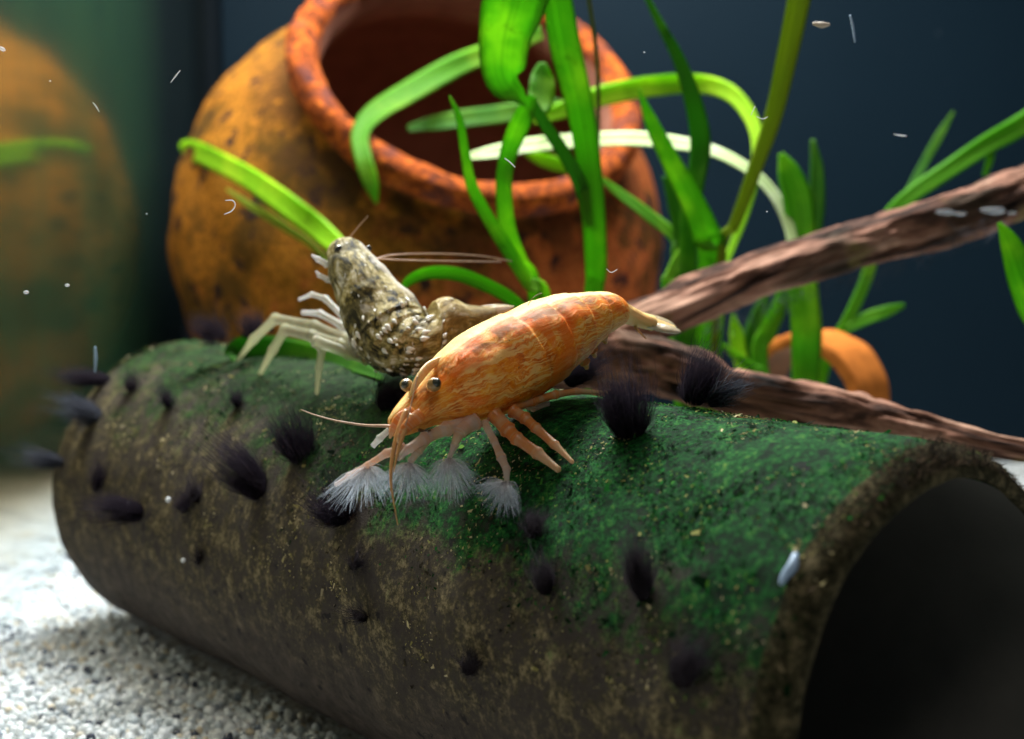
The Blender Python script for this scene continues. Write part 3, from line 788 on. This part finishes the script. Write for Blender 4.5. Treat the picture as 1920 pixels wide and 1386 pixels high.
loose('narrow dark olive leaf just below the bright leaf over the pot', 'leafolive', [(425, 355, 27.0, 4), (470, 386, 26.8, 13), (525, 420, 26.3, 16), (590, 465, 25.8, 12), (650, 540, 25.5, 8)])
loose('green leaf lying inside the lower left of the pot mouth with drooping tip', 'leaf', [(706, 382, 26.2, 6), (697, 345, 26.2, 30), (682, 298, 26.3, 34), (676, 252, 26.8, 36), (704, 214, 27.4, 44), (770, 172, 28.2, 48), (850, 128, 28.8, 46), (940, 92, 28.6, 40), (1015, 62, 28.4, 28)])
loose('dim dark green leaf lying across the middle of the pot mouth', 'leafdark', [(765, 242, 28.6, 14), (820, 232, 28.6, 34), (890, 222, 28.6, 38), (980, 210, 28.4, 38), (1050, 200, 28.2, 28)])
loose('curved green leaf arching up just behind the orange shrimp', 'leaf', [(752, 548, 20.4, 6), (768, 526, 20.4, 18), (806, 512, 20.4, 24), (860, 515, 20.4, 26), (915, 536, 20.4, 26), (960, 562, 20.5, 24), (1000, 600, 20.7, 18)])
def pipe_leaf():
    pts = []
    for (x, y, wd) in ((432, 672, 22), (452, 664, 64), (500, 664, 70), (560, 668, 62), (620, 676, 40), (680, 694, 26), (720, 712, 10)):
        p, n_ = on_pipe(x, y); pts.append((x, y, np.linalg.norm(p - V(0, 0, CAM_H)) / np.linalg.norm(ray(x, y)) - 0.25, wd))
    loose('deep green leaf lying flat on top of the pipe under the pale legs', 'leafdark', pts)
pipe_leaf()

# ------------------------------------------------------------------ black algae tufts on the pipe
GT = 'black algae tufts growing on the pipe'
def tuft(bx, by, tx, ty, wpx, label, n=240, mat='tuft', free=None, lift=0.35, spread=1.0):
    """hair-like tuft rooted at photo point (bx,by), leaning to (tx,ty), about wpx wide"""
    if free: root, nrm = P(bx, by, free), V(0, -0.5, 0.85)
    else: root, nrm = on_pipe(bx, by)
    root = root - nrm * 0.02
    d = np.linalg.norm(root - V(0, 0, CAM_H)) / np.linalg.norm(ray(bx, by))
    tip = P(tx, ty, d - lift)
    L = np.linalg.norm(tip - root); Wd = wpx * d / FPX / 2 * 0.82
    ax = unit(tip - root)
    N, S = int(n * 2.2), 8
    g = rng
    t = np.linspace(0, 1, S)[None, :, None]
    side = g.normal(0, 1, (N, 3)); side -= (side @ ax)[:, None] * ax; side = side + 0.55 * np.linalg.norm(side, axis=1, keepdims=True) * unit(np.cross(ax, g.normal(0, 1, 3))); side = unit(side) * np.sqrt(g.uniform(0, 1, (N, 1))) * Wd * spread
    ln = g.uniform(0.3, 1.0, (N, 1)) ** 0.8 * L
    rootp = root + side * 0.6
    ln = np.where(g.random((N, 1)) < 0.12, ln * 1.45, ln)
    drift = g.normal(0, 1, 3) * V(1, 0.7, 0.35) * L * 0.26
    bow = np.sin(t * math.pi * 0.62)
    pth = rootp[:, None] + ax * (ln[:, None] * t) + side[:, None] * (0.75 * bow) + drift * t ** 2 * g.uniform(0.2, 1.0, (N, 1, 1)) + g.normal(0, 0.10 * Wd, (N, 1, 3)) * t ** 2 + np.cumsum(g.normal(0, 0.022, (N, S, 3)), 1) * t
    tang = unit(np.gradient(pth, axis=1))
    e1 = unit(np.cross(tang, np.array([0.3, 0.2, 0.9]))); e2 = np.cross(tang, e1)
    r = (0.0095 * (1 - 0.8 * np.linspace(0, 1, S)))[None, :, None]
    rings = np.stack([pth + r * (math.cos(a) * e1 + math.sin(a) * e2) for a in (0, 2.1, 4.2)], 2)   # N,S,3,3
    v = rings.reshape(-1, 3) - root
    f = []
    for i in range(S - 1):
        for j in range(3):
            j2 = (j + 1) % 3
            f.append((i * 3 + j, i * 3 + j2, (i + 1) * 3 + j2, (i + 1) * 3 + j))
    f = (np.array(f)[None] + (np.arange(N) * S * 3)[:, None, None]).reshape(-1, 4)
    o = raw_mesh('algae_tuft', v, f, M[mat], smooth_=True)
    o.location = root
    return tag(o, label, 'algae tuft', GT)
TUFTS = [
    (1180, 812, 1176, 712, 92, 'round bushy black algae tuft right of the orange shrimp legs', 420),
    (1300, 748, 1312, 672, 70, 'black algae tuft on the pipe crest before the driftwood', 300),
    (1068, 716, 1104, 652, 46, 'black algae tuft tucked behind the orange shrimp belly', 200),
    (486, 925, 405, 832, 72, 'large slanting black algae tuft left of the feeding fans', 340),
    (562, 858, 553, 785, 78, 'dark algae tuft below the long thin feeler tip', 300),
    (645, 965, 600, 912, 92, 'blackest algae tuft touching the leftmost fan', 340),
    (268, 965, 190, 945, 46, 'dark algae tuft trailing left with a bright bubble on it', 240),
    (346, 955, 330, 925, 34, 'small dark algae tuft right of the bubble tuft', 120),
    (724, 762, 735, 705, 60, 'dark algae tuft between the mottled shrimp and orange eyes', 260),
    (205, 712, 118, 700, 30, 'black algae wisps trailing off the upper left pipe end', 160),
    (1206, 1120, 1176, 1012, 48, 'purplish algae tuft on the near flank below the green growth', 230),
    (1022, 1108, 1005, 1046, 42, 'faint dark algae tuft below the rightmost fan', 150),
    (1278, 1280, 1262, 1212, 62, 'lowest black algae tuft near the open pipe end', 240),
    (372, 1056, 366, 1032, 20, 'tiny dark algae tuft low on the brown left flank', 60),
    (682, 1162, 676, 1135, 22, 'tiny dark algae tuft on the bare flank below the fans', 70),
    (318, 760, 312, 728, 26, 'small reddish black tuft on the left green crust', 80),
    (446, 758, 440, 728, 26, 'small dark tuft below the pale shrimp legs', 80),
    (246, 732, 240, 700, 28, 'small black tuft beside the trailing wisps', 80),
    (1000, 1000, 985, 972, 40, 'dark low tuft just right of the last fan', 120),
    (880, 1258, 868, 1222, 40, 'faint dark tuft on the lower middle flank', 110),
    (662, 1062, 655, 1030, 30, 'small tuft under the blackest tuft', 80),
    (180, 920, 172, 862, 30, 'grey dark tuft on the left pipe end edge', 110),
    (366, 940, 362, 880, 22, 'thin upright dark tuft above the small pair', 70),
]
for (bx, by, tx, ty, wd, lab, n) in TUFTS:
    tuft(bx, by, tx, ty, wd, lab, n, 'fainttuft' if any(k in lab for k in ('faint', 'flank', 'lowest', 'low tuft', 'under the', 'upright')) else 'tuft')
tuft(185, 780, 92, 765, 50, 'grey blue wispy tuft sticking out from the left pipe end', 170, 'greytuft')
tuft(118, 868, 44, 850, 34, 'pale grey wisp at the pipe end beside the sand', 90, 'greytuft')
tuft(1330, 752, 1395, 722, 34, 'thin grey wisps beside the tuft on the pipe crest', 90, 'greytuft')
tuft(405, 636, 408, 606, 60, 'dark purple tuft on the pipe crest before the pot', 160, free=21.9)
tuft(470, 628, 474, 590, 50, 'dark tuft on the pipe crest behind the pale knees', 150, free=21.6)

# ------------------------------------------------------------------ shrimps
def body_loft(rows, n, sides, seg=None, roll=0.0, keel=0.12):
    """rows: dorsal px, dorsal py, ventral px, ventral py, depth, half width cm; u=0.25 is the back"""
    rows = np.array(rows, float)
    dat = []
    for dx, dy, vx, vy, d, hw in rows:
        a, b = P(dx, dy, d), P(vx, vy, d)
        dat.append([*((a + b) / 2), *((a - b) / 2), hw])
    q = spline(dat, n)
    c, h, hw = q[:, :3], q[:, 3:6], q[:, 6]
    t = unit(np.gradient(c, axis=0))
    # keep the height vector in the plane across the path where the path allows
    lat = unit(np.cross(t, h))
    ang = np.linspace(0, 2 * math.pi, sides, endpoint=False)
    R = np.zeros((n, sides, 3))
    for i in range(n):
        k = i / (n - 1)
        s = 1.0 + (seg(k) if seg else 0.0)
        for j, a in enumerate(ang):
            ca, sa = math.cos(a), math.sin(a)
            wdt = abs(ca) ** 0.92 * (1 if ca > 0 else -1)
            wdt *= 1 - keel * max(sa, 0) ** 2 + 0.08 * max(-sa, 0)
            R[i, j] = c[i] + h[i] * sa * (0.5 + 0.5 * s) + lat[i] * hw[i] * wdt * s
    return R, c, h, lat, hw

def limb(name, rows, t, base, mat, sides=10, n=None, joints=True, label=None, bulge=0.22):
    """jointed limb through (px, py, depth, diameter px); every row but the ends is a joint"""
    pts = np.array([P(x, y, d) for x, y, d, r in rows]); rad = np.array([r * d / FPX / 2 for x, y, d, r in rows])
    P2, R2 = [], []
    for i in range(len(pts) - 1):
        for k in (0.0, 0.06, 0.14, 0.5, 0.84, 0.94):
            P2.append(pts[i] * (1 - k) + pts[i + 1] * k)
            rr = rad[i] * (1 - k) + rad[i + 1] * k
            j = (1 + bulge) if k == 0.0 and i else (1 + bulge * 0.6 if k in (0.06, 0.94) and joints else (0.94 if k == 0.5 else 1.0))
            R2.append(rr * j)
    P2.append(pts[-1]); R2.append(rad[-1] * 0.55)
    m = MB(); m.tube(P2, R2, sides)
    o = m.build(name, mat, t, base)
    if label: o['label'] = label
    return o
def whip(name, rows, t, base, mat, n=40, sides=6):
    pts = [P(x, y, d) for x, y, d, r in rows]; rad = [r * d / FPX / 2 for x, y, d, r in rows]
    m = MB(); m.tube(pts, rad, sides, n)
    return m.build(name, mat, t, base)

def fan(t, base, apex, targets, d0, d1, n, mat, reach=(0.75, 1.0)):
    """bristles from the apex to points along the polyline `targets` (px)"""
    a = P(*apex, d0)
    tp = spline(np.array(targets, float), n)
    m = MB()
    for i, (x, y) in enumerate(tp):
        k = rng.uniform(*reach)
        k *= 1.14
        x, y = apex[0] + (x - apex[0]) * k + rng.normal(0, 4), apex[1] + (y - apex[1]) * k + rng.normal(0, 4)
        e = P(x, y, d1 + rng.normal(0, 0.05) + 0.12 * math.sin(i / n * 3.14))
        st = a + (e - a) * rng.uniform(0.0, 0.12)
        mid = (st + e) / 2 + V(0, -0.07, 0.03) * rng.uniform(0.2, 1.5) + rng.normal(0, 0.02, 3)
        m.tube([st, mid, e], [0.0028, 0.0036, 0.0014], 4, 7)
    return m.build('feeding_fan', mat, t, base)

def orange_shrimp():
    base = P(960, 800, 15.0)
    t = thing('orange_shrimp', 'bright orange shrimp standing on the green pipe with spread fans', 'shrimp', base)
    rows = [(728, 784, 737, 818, 14.75, .06), (741, 764, 757, 818, 14.8, .16), (758, 742, 788, 808, 14.9, .25), (778, 716, 822, 796, 15.0, .34), (800, 684, 868, 793, 15.1, .43), (830, 654, 918, 786, 15.2, .50),
            (874, 622, 966, 770, 15.4, .55), (925, 597, 1008, 746, 15.6, .57), (985, 571, 1047, 714, 15.85, .55), (1042, 555, 1080, 680, 16.1, .48), (1095, 549, 1108, 646, 16.35, .40),
            (1128, 549, 1140, 622, 16.55, .33), (1149, 556, 1156, 614, 16.68, .24), (1172, 570, 1174, 608, 16.8, .17), (1200, 584, 1198, 614, 16.95, .14), (1224, 592, 1220, 620, 17.05, .12)]
    cuts = [0.47, 0.54, 0.61, 0.675, 0.735, 0.80]
    def seg(k):
        s = 0.0
        for c in cuts:
            d = (k - c) / 0.065
            if -1 < d <= 0: s += 0.06 * (1 + d) ** 1.5
            elif 0 < d < 0.25: s -= 0.040 * (1 - d / 0.25)
        return s
    R, c, h, lat, hw = body_loft(rows, 230, 64, seg)
    for i in range(R.shape[0]):
        for j in range(R.shape[1]):
            p = R[i, j]
            k = mnoise.fractal(Vector((p * 2.6).tolist()), 1.0, 2.0, 4)
            R[i, j] = c[i] + (p - c[i]) * (1 + 0.035 * k)
    m = MB(); m.rings(R); m.build('body', M['orange'], t, base)
    # rostrum: a thin crest from the back down between the eyes
    m = MB(); m.tube([P(835, 668, 15.0), P(806, 686, 14.82), P(787, 708, 14.68), P(775, 729, 14.6), P(767, 745, 14.55)], [.02, .055, .055, .038, .01], 8, 24, 0.5, (0.8, -0.6, 0.2))
    m.build('rostrum', M['eyestalk'], t, base)
    for (ex, ey, ed, r, sx, sy, sd, px_, py_) in ((814, 721, 14.58, 13.5, 806, 730, 14.85, 4, -3), (762, 722, 14.72, 12.5, 776, 730, 14.9, -2, -1)):
        m = MB(); m.tube([P(sx, sy, sd), P(ex, ey, ed)], [.06, .055], 10, 6); st = m.build('eyestalk', M['eyestalk'], t, base)
        m = MB(); m.ball(P(ex, ey, ed), r * ed / FPX, 24); e = m.build('eye', M['eyeamber'], t, base)
        m = MB(); m.ball(P(ex + px_, ey + py_, ed - 0.036), r * ed / FPX * 0.70, 20); m.build('pupil', M['pupil'], e, base)
    # antennal scales and peduncles
    for rws in ([(775, 772, 14.62, 26), (752, 785, 14.5, 26), (737, 804, 14.45, 16), (731, 822, 14.4, 4)], [(790, 775, 14.5, 24), (768, 795, 14.4, 24), (752, 815, 14.35, 14), (745, 832, 14.3, 4)]):
        m = MB(); m.tube([P(x, y, d) for x, y, d, r in rws], [r * d / FPX / 2 for x, y, d, r in rws], 10, 20, 0.5, (0.2, -1, 0.2)); m.build('antenna_scale', M['legorange'], t, base)
    whip('antennule', [(762, 770, 14.5, 13), (748, 805, 14.4, 11), (739, 840, 14.35, 9), (734, 872, 14.3, 7), (733, 905, 14.25, 5), (738, 940, 14.2, 3), (746, 985, 14.2, 2)], t, base, M['feeler'])
    whip('antennule', [(772, 778, 14.45, 13), (757, 812, 14.35, 10), (748, 840, 14.3, 7), (742, 866, 14.25, 4), (738, 885, 14.2, 2)], t, base, M['feeler'])
    whip('antenna', [(745, 800, 14.6, 8), (722, 799, 14.6, 6), (680, 797, 14.7, 4.2), (630, 789, 14.8, 3.2), (590, 778, 14.9, 2.4), (564, 768, 15.0, 1.4)], t, base, M['feelerpale'])
    whip('antenna', [(783, 705, 14.5, 2), (776, 735, 14.4, 2.2), (768, 770, 14.3, 2.5), (760, 798, 14.3, 3)], t, base, M['feelerpale'])
    whip('antenna', [(990, 572, 15.3, 1.4), (998, 560, 15.2, 1.4), (1008, 553, 15.2, 1.2), (1016, 550, 15.2, 1)], t, base, M['feelerpale'])
    m = MB(); m.tube([P(786, 806, 14.7), P(800, 812, 14.62), P(812, 806, 14.7)], [.02, .035, .02], 8, 12); m.build('mouth', M['pupil'], t, base)
    # mouth limbs and fan bearing arms
    limb('maxilliped', [(880, 790, 14.95, 28), (838, 804, 14.8, 26), (796, 822, 14.6, 22), (766, 842, 14.5, 17), (744, 862, 14.45, 10)], t, base, M['legpink'])
    limb('fan_arm', [(760, 838, 14.55, 17), (725, 850, 14.5, 16), (690, 872, 14.5, 12), (655, 892, 14.5, 12), (628, 910, 14.55, 8)], t, base, M['legpink'])
    limb('fan_arm', [(730, 806, 14.75, 12), (712, 822, 14.75, 14), (698, 838, 14.75, 10)], t, base, M['legwhite'])
    limb('fan_arm', [(888, 788, 14.95, 40), (862, 810, 14.8, 24), (852, 836, 14.75, 14), (842, 860, 14.7, 9)], t, base, M['legpink'])
    limb('fan_arm', [(908, 792, 14.95, 16), (926, 826, 14.75, 13), (940, 858, 14.6, 17), (950, 880, 14.5, 14), (950, 922, 14.4, 7)], t, base, M['legpink'])
    limb('fan_arm', [(806, 818, 14.7, 18), (784, 846, 14.6, 16), (768, 868, 14.55, 12)], t, base, M['legpink'])
    fan(t, base, (842, 858), [(800, 908), (812, 925), (832, 938), (858, 942), (880, 932), (893, 912), (895, 890)], 14.7, 14.62, 231, M['fan'], (0.55, 1.0))
    fan(t, base, (842, 858), [(808, 880), (800, 895), (806, 915), (826, 928)], 14.68, 14.55, 40, M['fan'], (0.6, 0.95))
    fan(t, base, (950, 902), [(884, 912), (892, 928), (905, 945), (925, 962), (950, 972), (972, 972), (974, 950), (968, 920)], 14.42, 14.3, 258, M['fan'], (0.55, 1.0))
    fan(t, base, (768, 866), [(700, 905), (720, 925), (750, 938), (785, 940), (808, 928), (815, 905)], 14.55, 14.5, 231, M['fan'], (0.45, 1.0))
    fan(t, base, (690, 872), [(600, 925), (625, 945), (660, 952), (700, 945), (730, 925), (742, 900)], 14.5, 14.45, 231, M['fan'], (0.45, 1.0))
    # walking legs
    limb('leg', [(925, 776, 15.0, 30), (952, 806, 14.85, 28), (968, 822, 14.75, 24), (1008, 850, 14.6, 22), (1050, 883, 14.42, 11)], t, base, M['legorange'])
    limb('leg', [(960, 770, 15.05, 26), (984, 784, 14.95, 22), (1004, 802, 14.85, 19), (1040, 834, 14.65, 16), (1075, 868, 14.45, 7)], t, base, M['legorange'])
    limb('leg', [(960, 764, 15.15, 22), (1000, 752, 15.3, 18), (1042, 740, 15.45, 15), (1080, 734, 15.6, 12), (1140, 737, 15.8, 7)], t, base, M['legorange'])
    limb('leg', [(985, 758, 15.3, 18), (1000, 765, 15.4, 14), (1030, 756, 15.5, 10)], t, base, M['legpink'])
    # tail fan
    for rws, mt in (([(1180, 588, 16.9, 22), (1212, 600, 17.0, 30), (1240, 610, 17.1, 32), (1260, 616, 17.15, 24), (1268, 618, 17.15, 10)], 'eyestalk'),
                    ([(1195, 604, 16.95, 14), (1228, 612, 16.98, 24), (1254, 617, 17.0, 26), (1268, 619, 17.05, 20), (1274, 620, 17.1, 8)], 'tailclear'),
                    ([(1200, 588, 17.1, 14), (1230, 597, 17.2, 18), (1256, 606, 17.25, 14), (1266, 611, 17.3, 6)], 'tailclear')):
        m = MB(); m.tube([P(x, y, d) for x, y, d, r in rws], [r * d / FPX / 2 for x, y, d, r in rws], 12, 24, 0.35, (0.1, -0.6, 1)); m.build('tail_blade', M[mt], t, base)
    whip('swimmeret', [(1190, 612, 16.9, 6), (1200, 624, 16.85, 4), (1212, 636, 16.8, 2)], t, base, M['feeler'])
    for x, y in ((1120, 622), (1100, 648), (1085, 670)):
        limb('swimmeret', [(x, y, 16.3, 22), (x + 12, y + 10, 16.35, 18), (x + 16, y + 22, 16.4, 6)], t, base, M['legorange'])
M['eyestalk'] = m_limb('pale_orange_shell', (0.80, 0.46, 0.15), (0.88, 0.60, 0.26), (0.88, 0.62, 0.30), 0.15)
orange_shrimp()

def mottled_shrimp():
    base = P(690, 715, 18.2)
    t = thing('mottled_shrimp', 'olive and white mottled shrimp raised head up behind the orange shrimp', 'shrimp', base)
    rows = [(662, 450, 632, 456, 18.3, .10), (684, 462, 616, 470, 18.25, .24), (700, 480, 616, 500, 18.2, .34), (722, 502, 622, 535, 18.1, .42), (750, 530, 636, 578, 18.0, .48), (778, 558, 650, 622, 17.9, .53),
            (792, 580, 674, 664, 17.8, .55), (797, 592, 706, 692, 17.7, .56), (801, 598, 745, 704, 17.65, .56), (805, 592, 786, 697, 17.65, .52), (814, 566, 822, 672, 17.7, .46), (842, 556, 854, 648, 17.75, .38),
            (876, 571, 886, 630, 17.8, .28), (910, 574, 914, 612, 17.85, .18), (935, 574, 936, 600, 17.9, .10)]
    cuts = [0.44, 0.51, 0.57, 0.63, 0.715]
    def seg(k):
        s = 0.0
        for c in cuts:
            d = (k - c) / 0.05
            if -1 < d <= 0: s += 0.07 * (1 + d)
            elif 0 < d < 0.25: s -= 0.045 * (1 - d / 0.25)
        return s
    R, c, h, lat, hw = body_loft(rows, 150, 56, seg)
    for i in range(R.shape[0]):
        for j in range(R.shape[1]):
            p = R[i, j]
            k = mnoise.fractal(Vector((p * 3.2 + 5).tolist()), 1.0, 2.0, 5)
            R[i, j] = c[i] + (p - c[i]) * (1 + 0.06 * k)
    m = MB(); m.rings(R); m.build('body', M['mottled'], t, base)
    # whitish pointed scales along the segment edges
    cc = unit(R - c[:, None]); to_cam = unit(V(0, 0, CAM_H) - R)
    m = MB(); cnt = 0
    seg_i = [int(k * 149) for k in cuts] + [int(0.40 * 149), int(0.54 * 149), int(0.60 * 149)]
    for q, i in enumerate(seg_i):
        for j in range(0, 56, 1):
            if (cc[i, j] * to_cam[i, j]).sum() < -0.15 or rng.random() < 0.80: continue
            p = R[i, j] + cc[i, j] * 0.015; tdir = unit(R[min(i + 3, 149), j] - R[i, j]); L = rng.uniform(0.04, 0.13)
            m.tube([p - tdir * L * .4, p + cc[i, j] * 0.012, p + tdir * L * .7 + cc[i, j] * 0.03], [L * .14, L * .30, L * .03], 6, 5, 0.5, cc[i, j]); cnt += 1
    for k in range(45):
        i, j = rng.integers(25, 125), rng.integers(0, 56)
        if (cc[i, j] * to_cam[i, j]).sum() < 0.1: continue
        p = R[i, j] + cc[i, j] * 0.008; tdir = unit(R[min(i + 3, 149), j] - R[i, j]); L = rng.uniform(0.03, 0.075)
        m.tube([p - tdir * L * .5, p + cc[i, j] * 0.01, p + tdir * L * .5], [L * .12, L * .24, L * .08], 6, 5, 0.4, cc[i, j])
    m.build('scale_fringe', M['whitescale'], t, base, kind='stuff')
    for (x, y, r) in ((682, 575, 11), (620+78, 482+8, 8), (707, 571, 9), (740, 620, 7), (782, 545, 8)):
        pass
    for (x, y, r, d) in ((635, 467, 8, 17.98), (691, 466, 6, 18.2)):
        m = MB(); m.ball(P(x, y, d), r * d / FPX, 18); m.build('eye', M['blackeye'], t, base)
    # tail blades
    for rws in ([(900, 588, 17.8, 26), (925, 586, 17.8, 26), (948, 580, 17.8, 16), (964, 575, 17.8, 4)], [(905, 580, 17.9, 14), (930, 576, 17.9, 12), (955, 574, 17.9, 4)], [(895, 602, 17.7, 22), (920, 604, 17.7, 22), (945, 594, 17.7, 6)]):
        m = MB(); m.tube([P(x, y, d) for x, y, d, r in rws], [r * d / FPX / 2 for x, y, d, r in rws], 10, 18, 0.4, (0, -1, 0.4)); m.build('tail_blade', M['tailclear'], t, base)
    # pale legs planted on the pipe
    limb('leg', [(675, 650, 17.95, 30), (648, 637, 18.4, 26), (590, 612, 18.9, 22), (516, 598, 19.8, 19), (476, 636, 20.6, 16), (446, 676, 21.35, 7)], t, base, M['legpale'])
    limb('leg', [(680, 660, 17.95, 30), (640, 648, 18.3, 26), (585, 630, 18.7, 22), (535, 618, 19.3, 20), (512, 656, 19.8, 17), (487, 702, 20.5, 8)], t, base, M['legpale'])
    limb('leg', [(690, 672, 17.95, 28), (655, 662, 18.15, 24), (592, 640, 18.3, 22), (604, 655, 18.4, 17), (598, 690, 18.6, 14), (594, 740, 18.85, 7)], t, base, M['legpale'])
    limb('leg', [(690, 660, 18.5, 22), (640, 610, 19.0, 16), (600, 588, 19.3, 13), (566, 586, 19.6, 8)], t, base, M['legwhite'])
    limb('leg', [(650, 600, 18.5, 14), (610, 560, 18.9, 12), (585, 552, 19.1, 9), (560, 562, 19.3, 6)], t, base, M['legwhite'])
    for rws in ([(628, 500, 18.2, 12), (612, 495, 18.15, 13), (596, 486, 18.1, 11), (584, 478, 18.1, 4)], [(630, 530, 18.2, 12), (614, 524, 18.15, 11), (598, 516, 18.1, 9), (592, 508, 18.1, 4)]):
        limb('antenna_scale', rws, t, base, M['legwhite'])
    whip('antenna', [(688, 490, 18.2, 4), (740, 478, 18.4, 3), (820, 476, 18.8, 2.4), (900, 480, 19.2, 2), (960, 490, 19.5, 1.4)], t, base, M['feelerpale'])
    whip('antenna', [(695, 485, 18.2, 4), (760, 488, 18.4, 3), (850, 490, 18.8, 2.4), (940, 491, 19.2, 1.6)], t, base, M['feelerpale'])
    whip('antennule', [(650, 455, 18.2, 3), (668, 430, 18.2, 2), (690, 405, 18.2, 1.2)], t, base, M['feelerpale'])
mottled_shrimp()

# ------------------------------------------------------------------ drifting specks and glints
GS = 'pale specks and threads drifting in the water'
def fleck(rows, d, label, mat='drift', n=14, d2=None):
    pts = [P(x, y, d + (0.1 * i if d2 else 0)) for i, (x, y, r) in enumerate(rows)]; rad = [r * d / FPX / 2 * 0.8 for x, y, r in rows]
    b = pts[0]
    m = MB(); m.tube(pts, rad, 6, n)
    o = m.build('drifting_fleck', M[mat], None, b)
    return tag(o, label, 'water speck', GS)
fleck([(422, 376, 1.5), (436, 376, 3), (441, 385, 3.5), (434, 396, 3), (420, 402, 1.5)], 15.8, 'hook shaped white thread floating before the pot left side')
fleck([(178, 650, 4), (179, 672, 7), (178, 698, 4)], 19, 'upright bluish white sliver at the upper left pipe end', 'speckblue')
fleck([(1524, 44, 6), (1540, 47, 15), (1556, 46, 6)], 17.5, 'beige oval flake drifting beside the tall olive stalk', 'speckbeige')
fleck([(1594, 28, 4), (1599, 50, 6), (1603, 80, 4)], 17.5, 'upright blue sliver drifting high in the dark water', 'speckblue')
fleck([(946, 297, 2), (956, 304, 3), (966, 314, 2)], 16, 'short white thread in front of the green plant leaf')
fleck([(1408, 216, 1.5), (1416, 199, 2.5)], 16.2, 'short pale hair beside the tall olive stalk')
fleck([(1418, 218, 1.2), (1430, 223, 2), (1440, 219, 1.2)], 16.2, 'faint curved hair touching the olive stalk')
fleck([(174, 192, 1.5), (181, 201, 3), (186, 210, 1.5)], 16, 'small white curl over the dim side pane')
fleck([(320, 155, 1.5), (330, 142, 3), (338, 132, 1.5)], 16, 'slanting pale thread near the dark tank corner')
fleck([(1676, 252, 1.5), (1688, 254, 3.5), (1700, 255, 1.5)], 18, 'faint flat speck in the dark water above the driftwood')
fleck([(0, 90, 8), (6, 93, 9), (10, 95, 3)], 16, 'bright white fleck at the left edge of the view')
fleck([(1137, 504, 1.2), (1146, 511, 2), (1158, 505, 1.2)], 16.3, 'tiny curl above the orange shrimp back')
for (x, y, r, lab) in ((1208, 98, 3.0, 'tiny white dot in dark water right of the pot'), (1438, 397, 3.0, 'tiny white dot between olive stalk and driftwood'), (49, 548, 9, 'soft white dot on the mirrored pot'), (126, 535, 8, 'second soft dot on the mirrored pot, nearer the corner'), (94, 152, 3, 'tiny dot high on the side pane'), (275, 401, 3, 'tiny dot beside the dark tank corner')):
    fleck([(x - r * .5, y, r * .6), (x, y, r), (x + r * .5, y, r * .6)], 16.5, lab, n=7)
for x, y, r, lab in ((266, 947, 6, 'bright round bubble on the trailing dark tuft'), (341, 941, 5, 'small bubble on the small dark tuft'), (370, 1046, 4, 'tiny bubble on the lowest left tuft')):
    p, nr = on_pipe(x, y)
    m = MB(); m.ball(p + nr * 0.22, r * 20 / FPX, 14)
    tag(m.build('air_bubble', M['speck'], None, p + nr * 0.22), lab, 'bubble', 'air bubbles caught in the algae')
pp = [on_pipe(x, y)[0] + on_pipe(x, y)[1] * 0.06 for x, y in ((1497, 1046), (1492, 1068), (1478, 1086), (1470, 1102))]
m = MB(); m.tube(pp, [0.028, 0.05, 0.042, 0.02], 8, 16)
tag(m.build('pale_worm', M['speckblue'], None, pp[0]), 'pale blue worm shaped scrap on the green pipe flank', 'scrap')
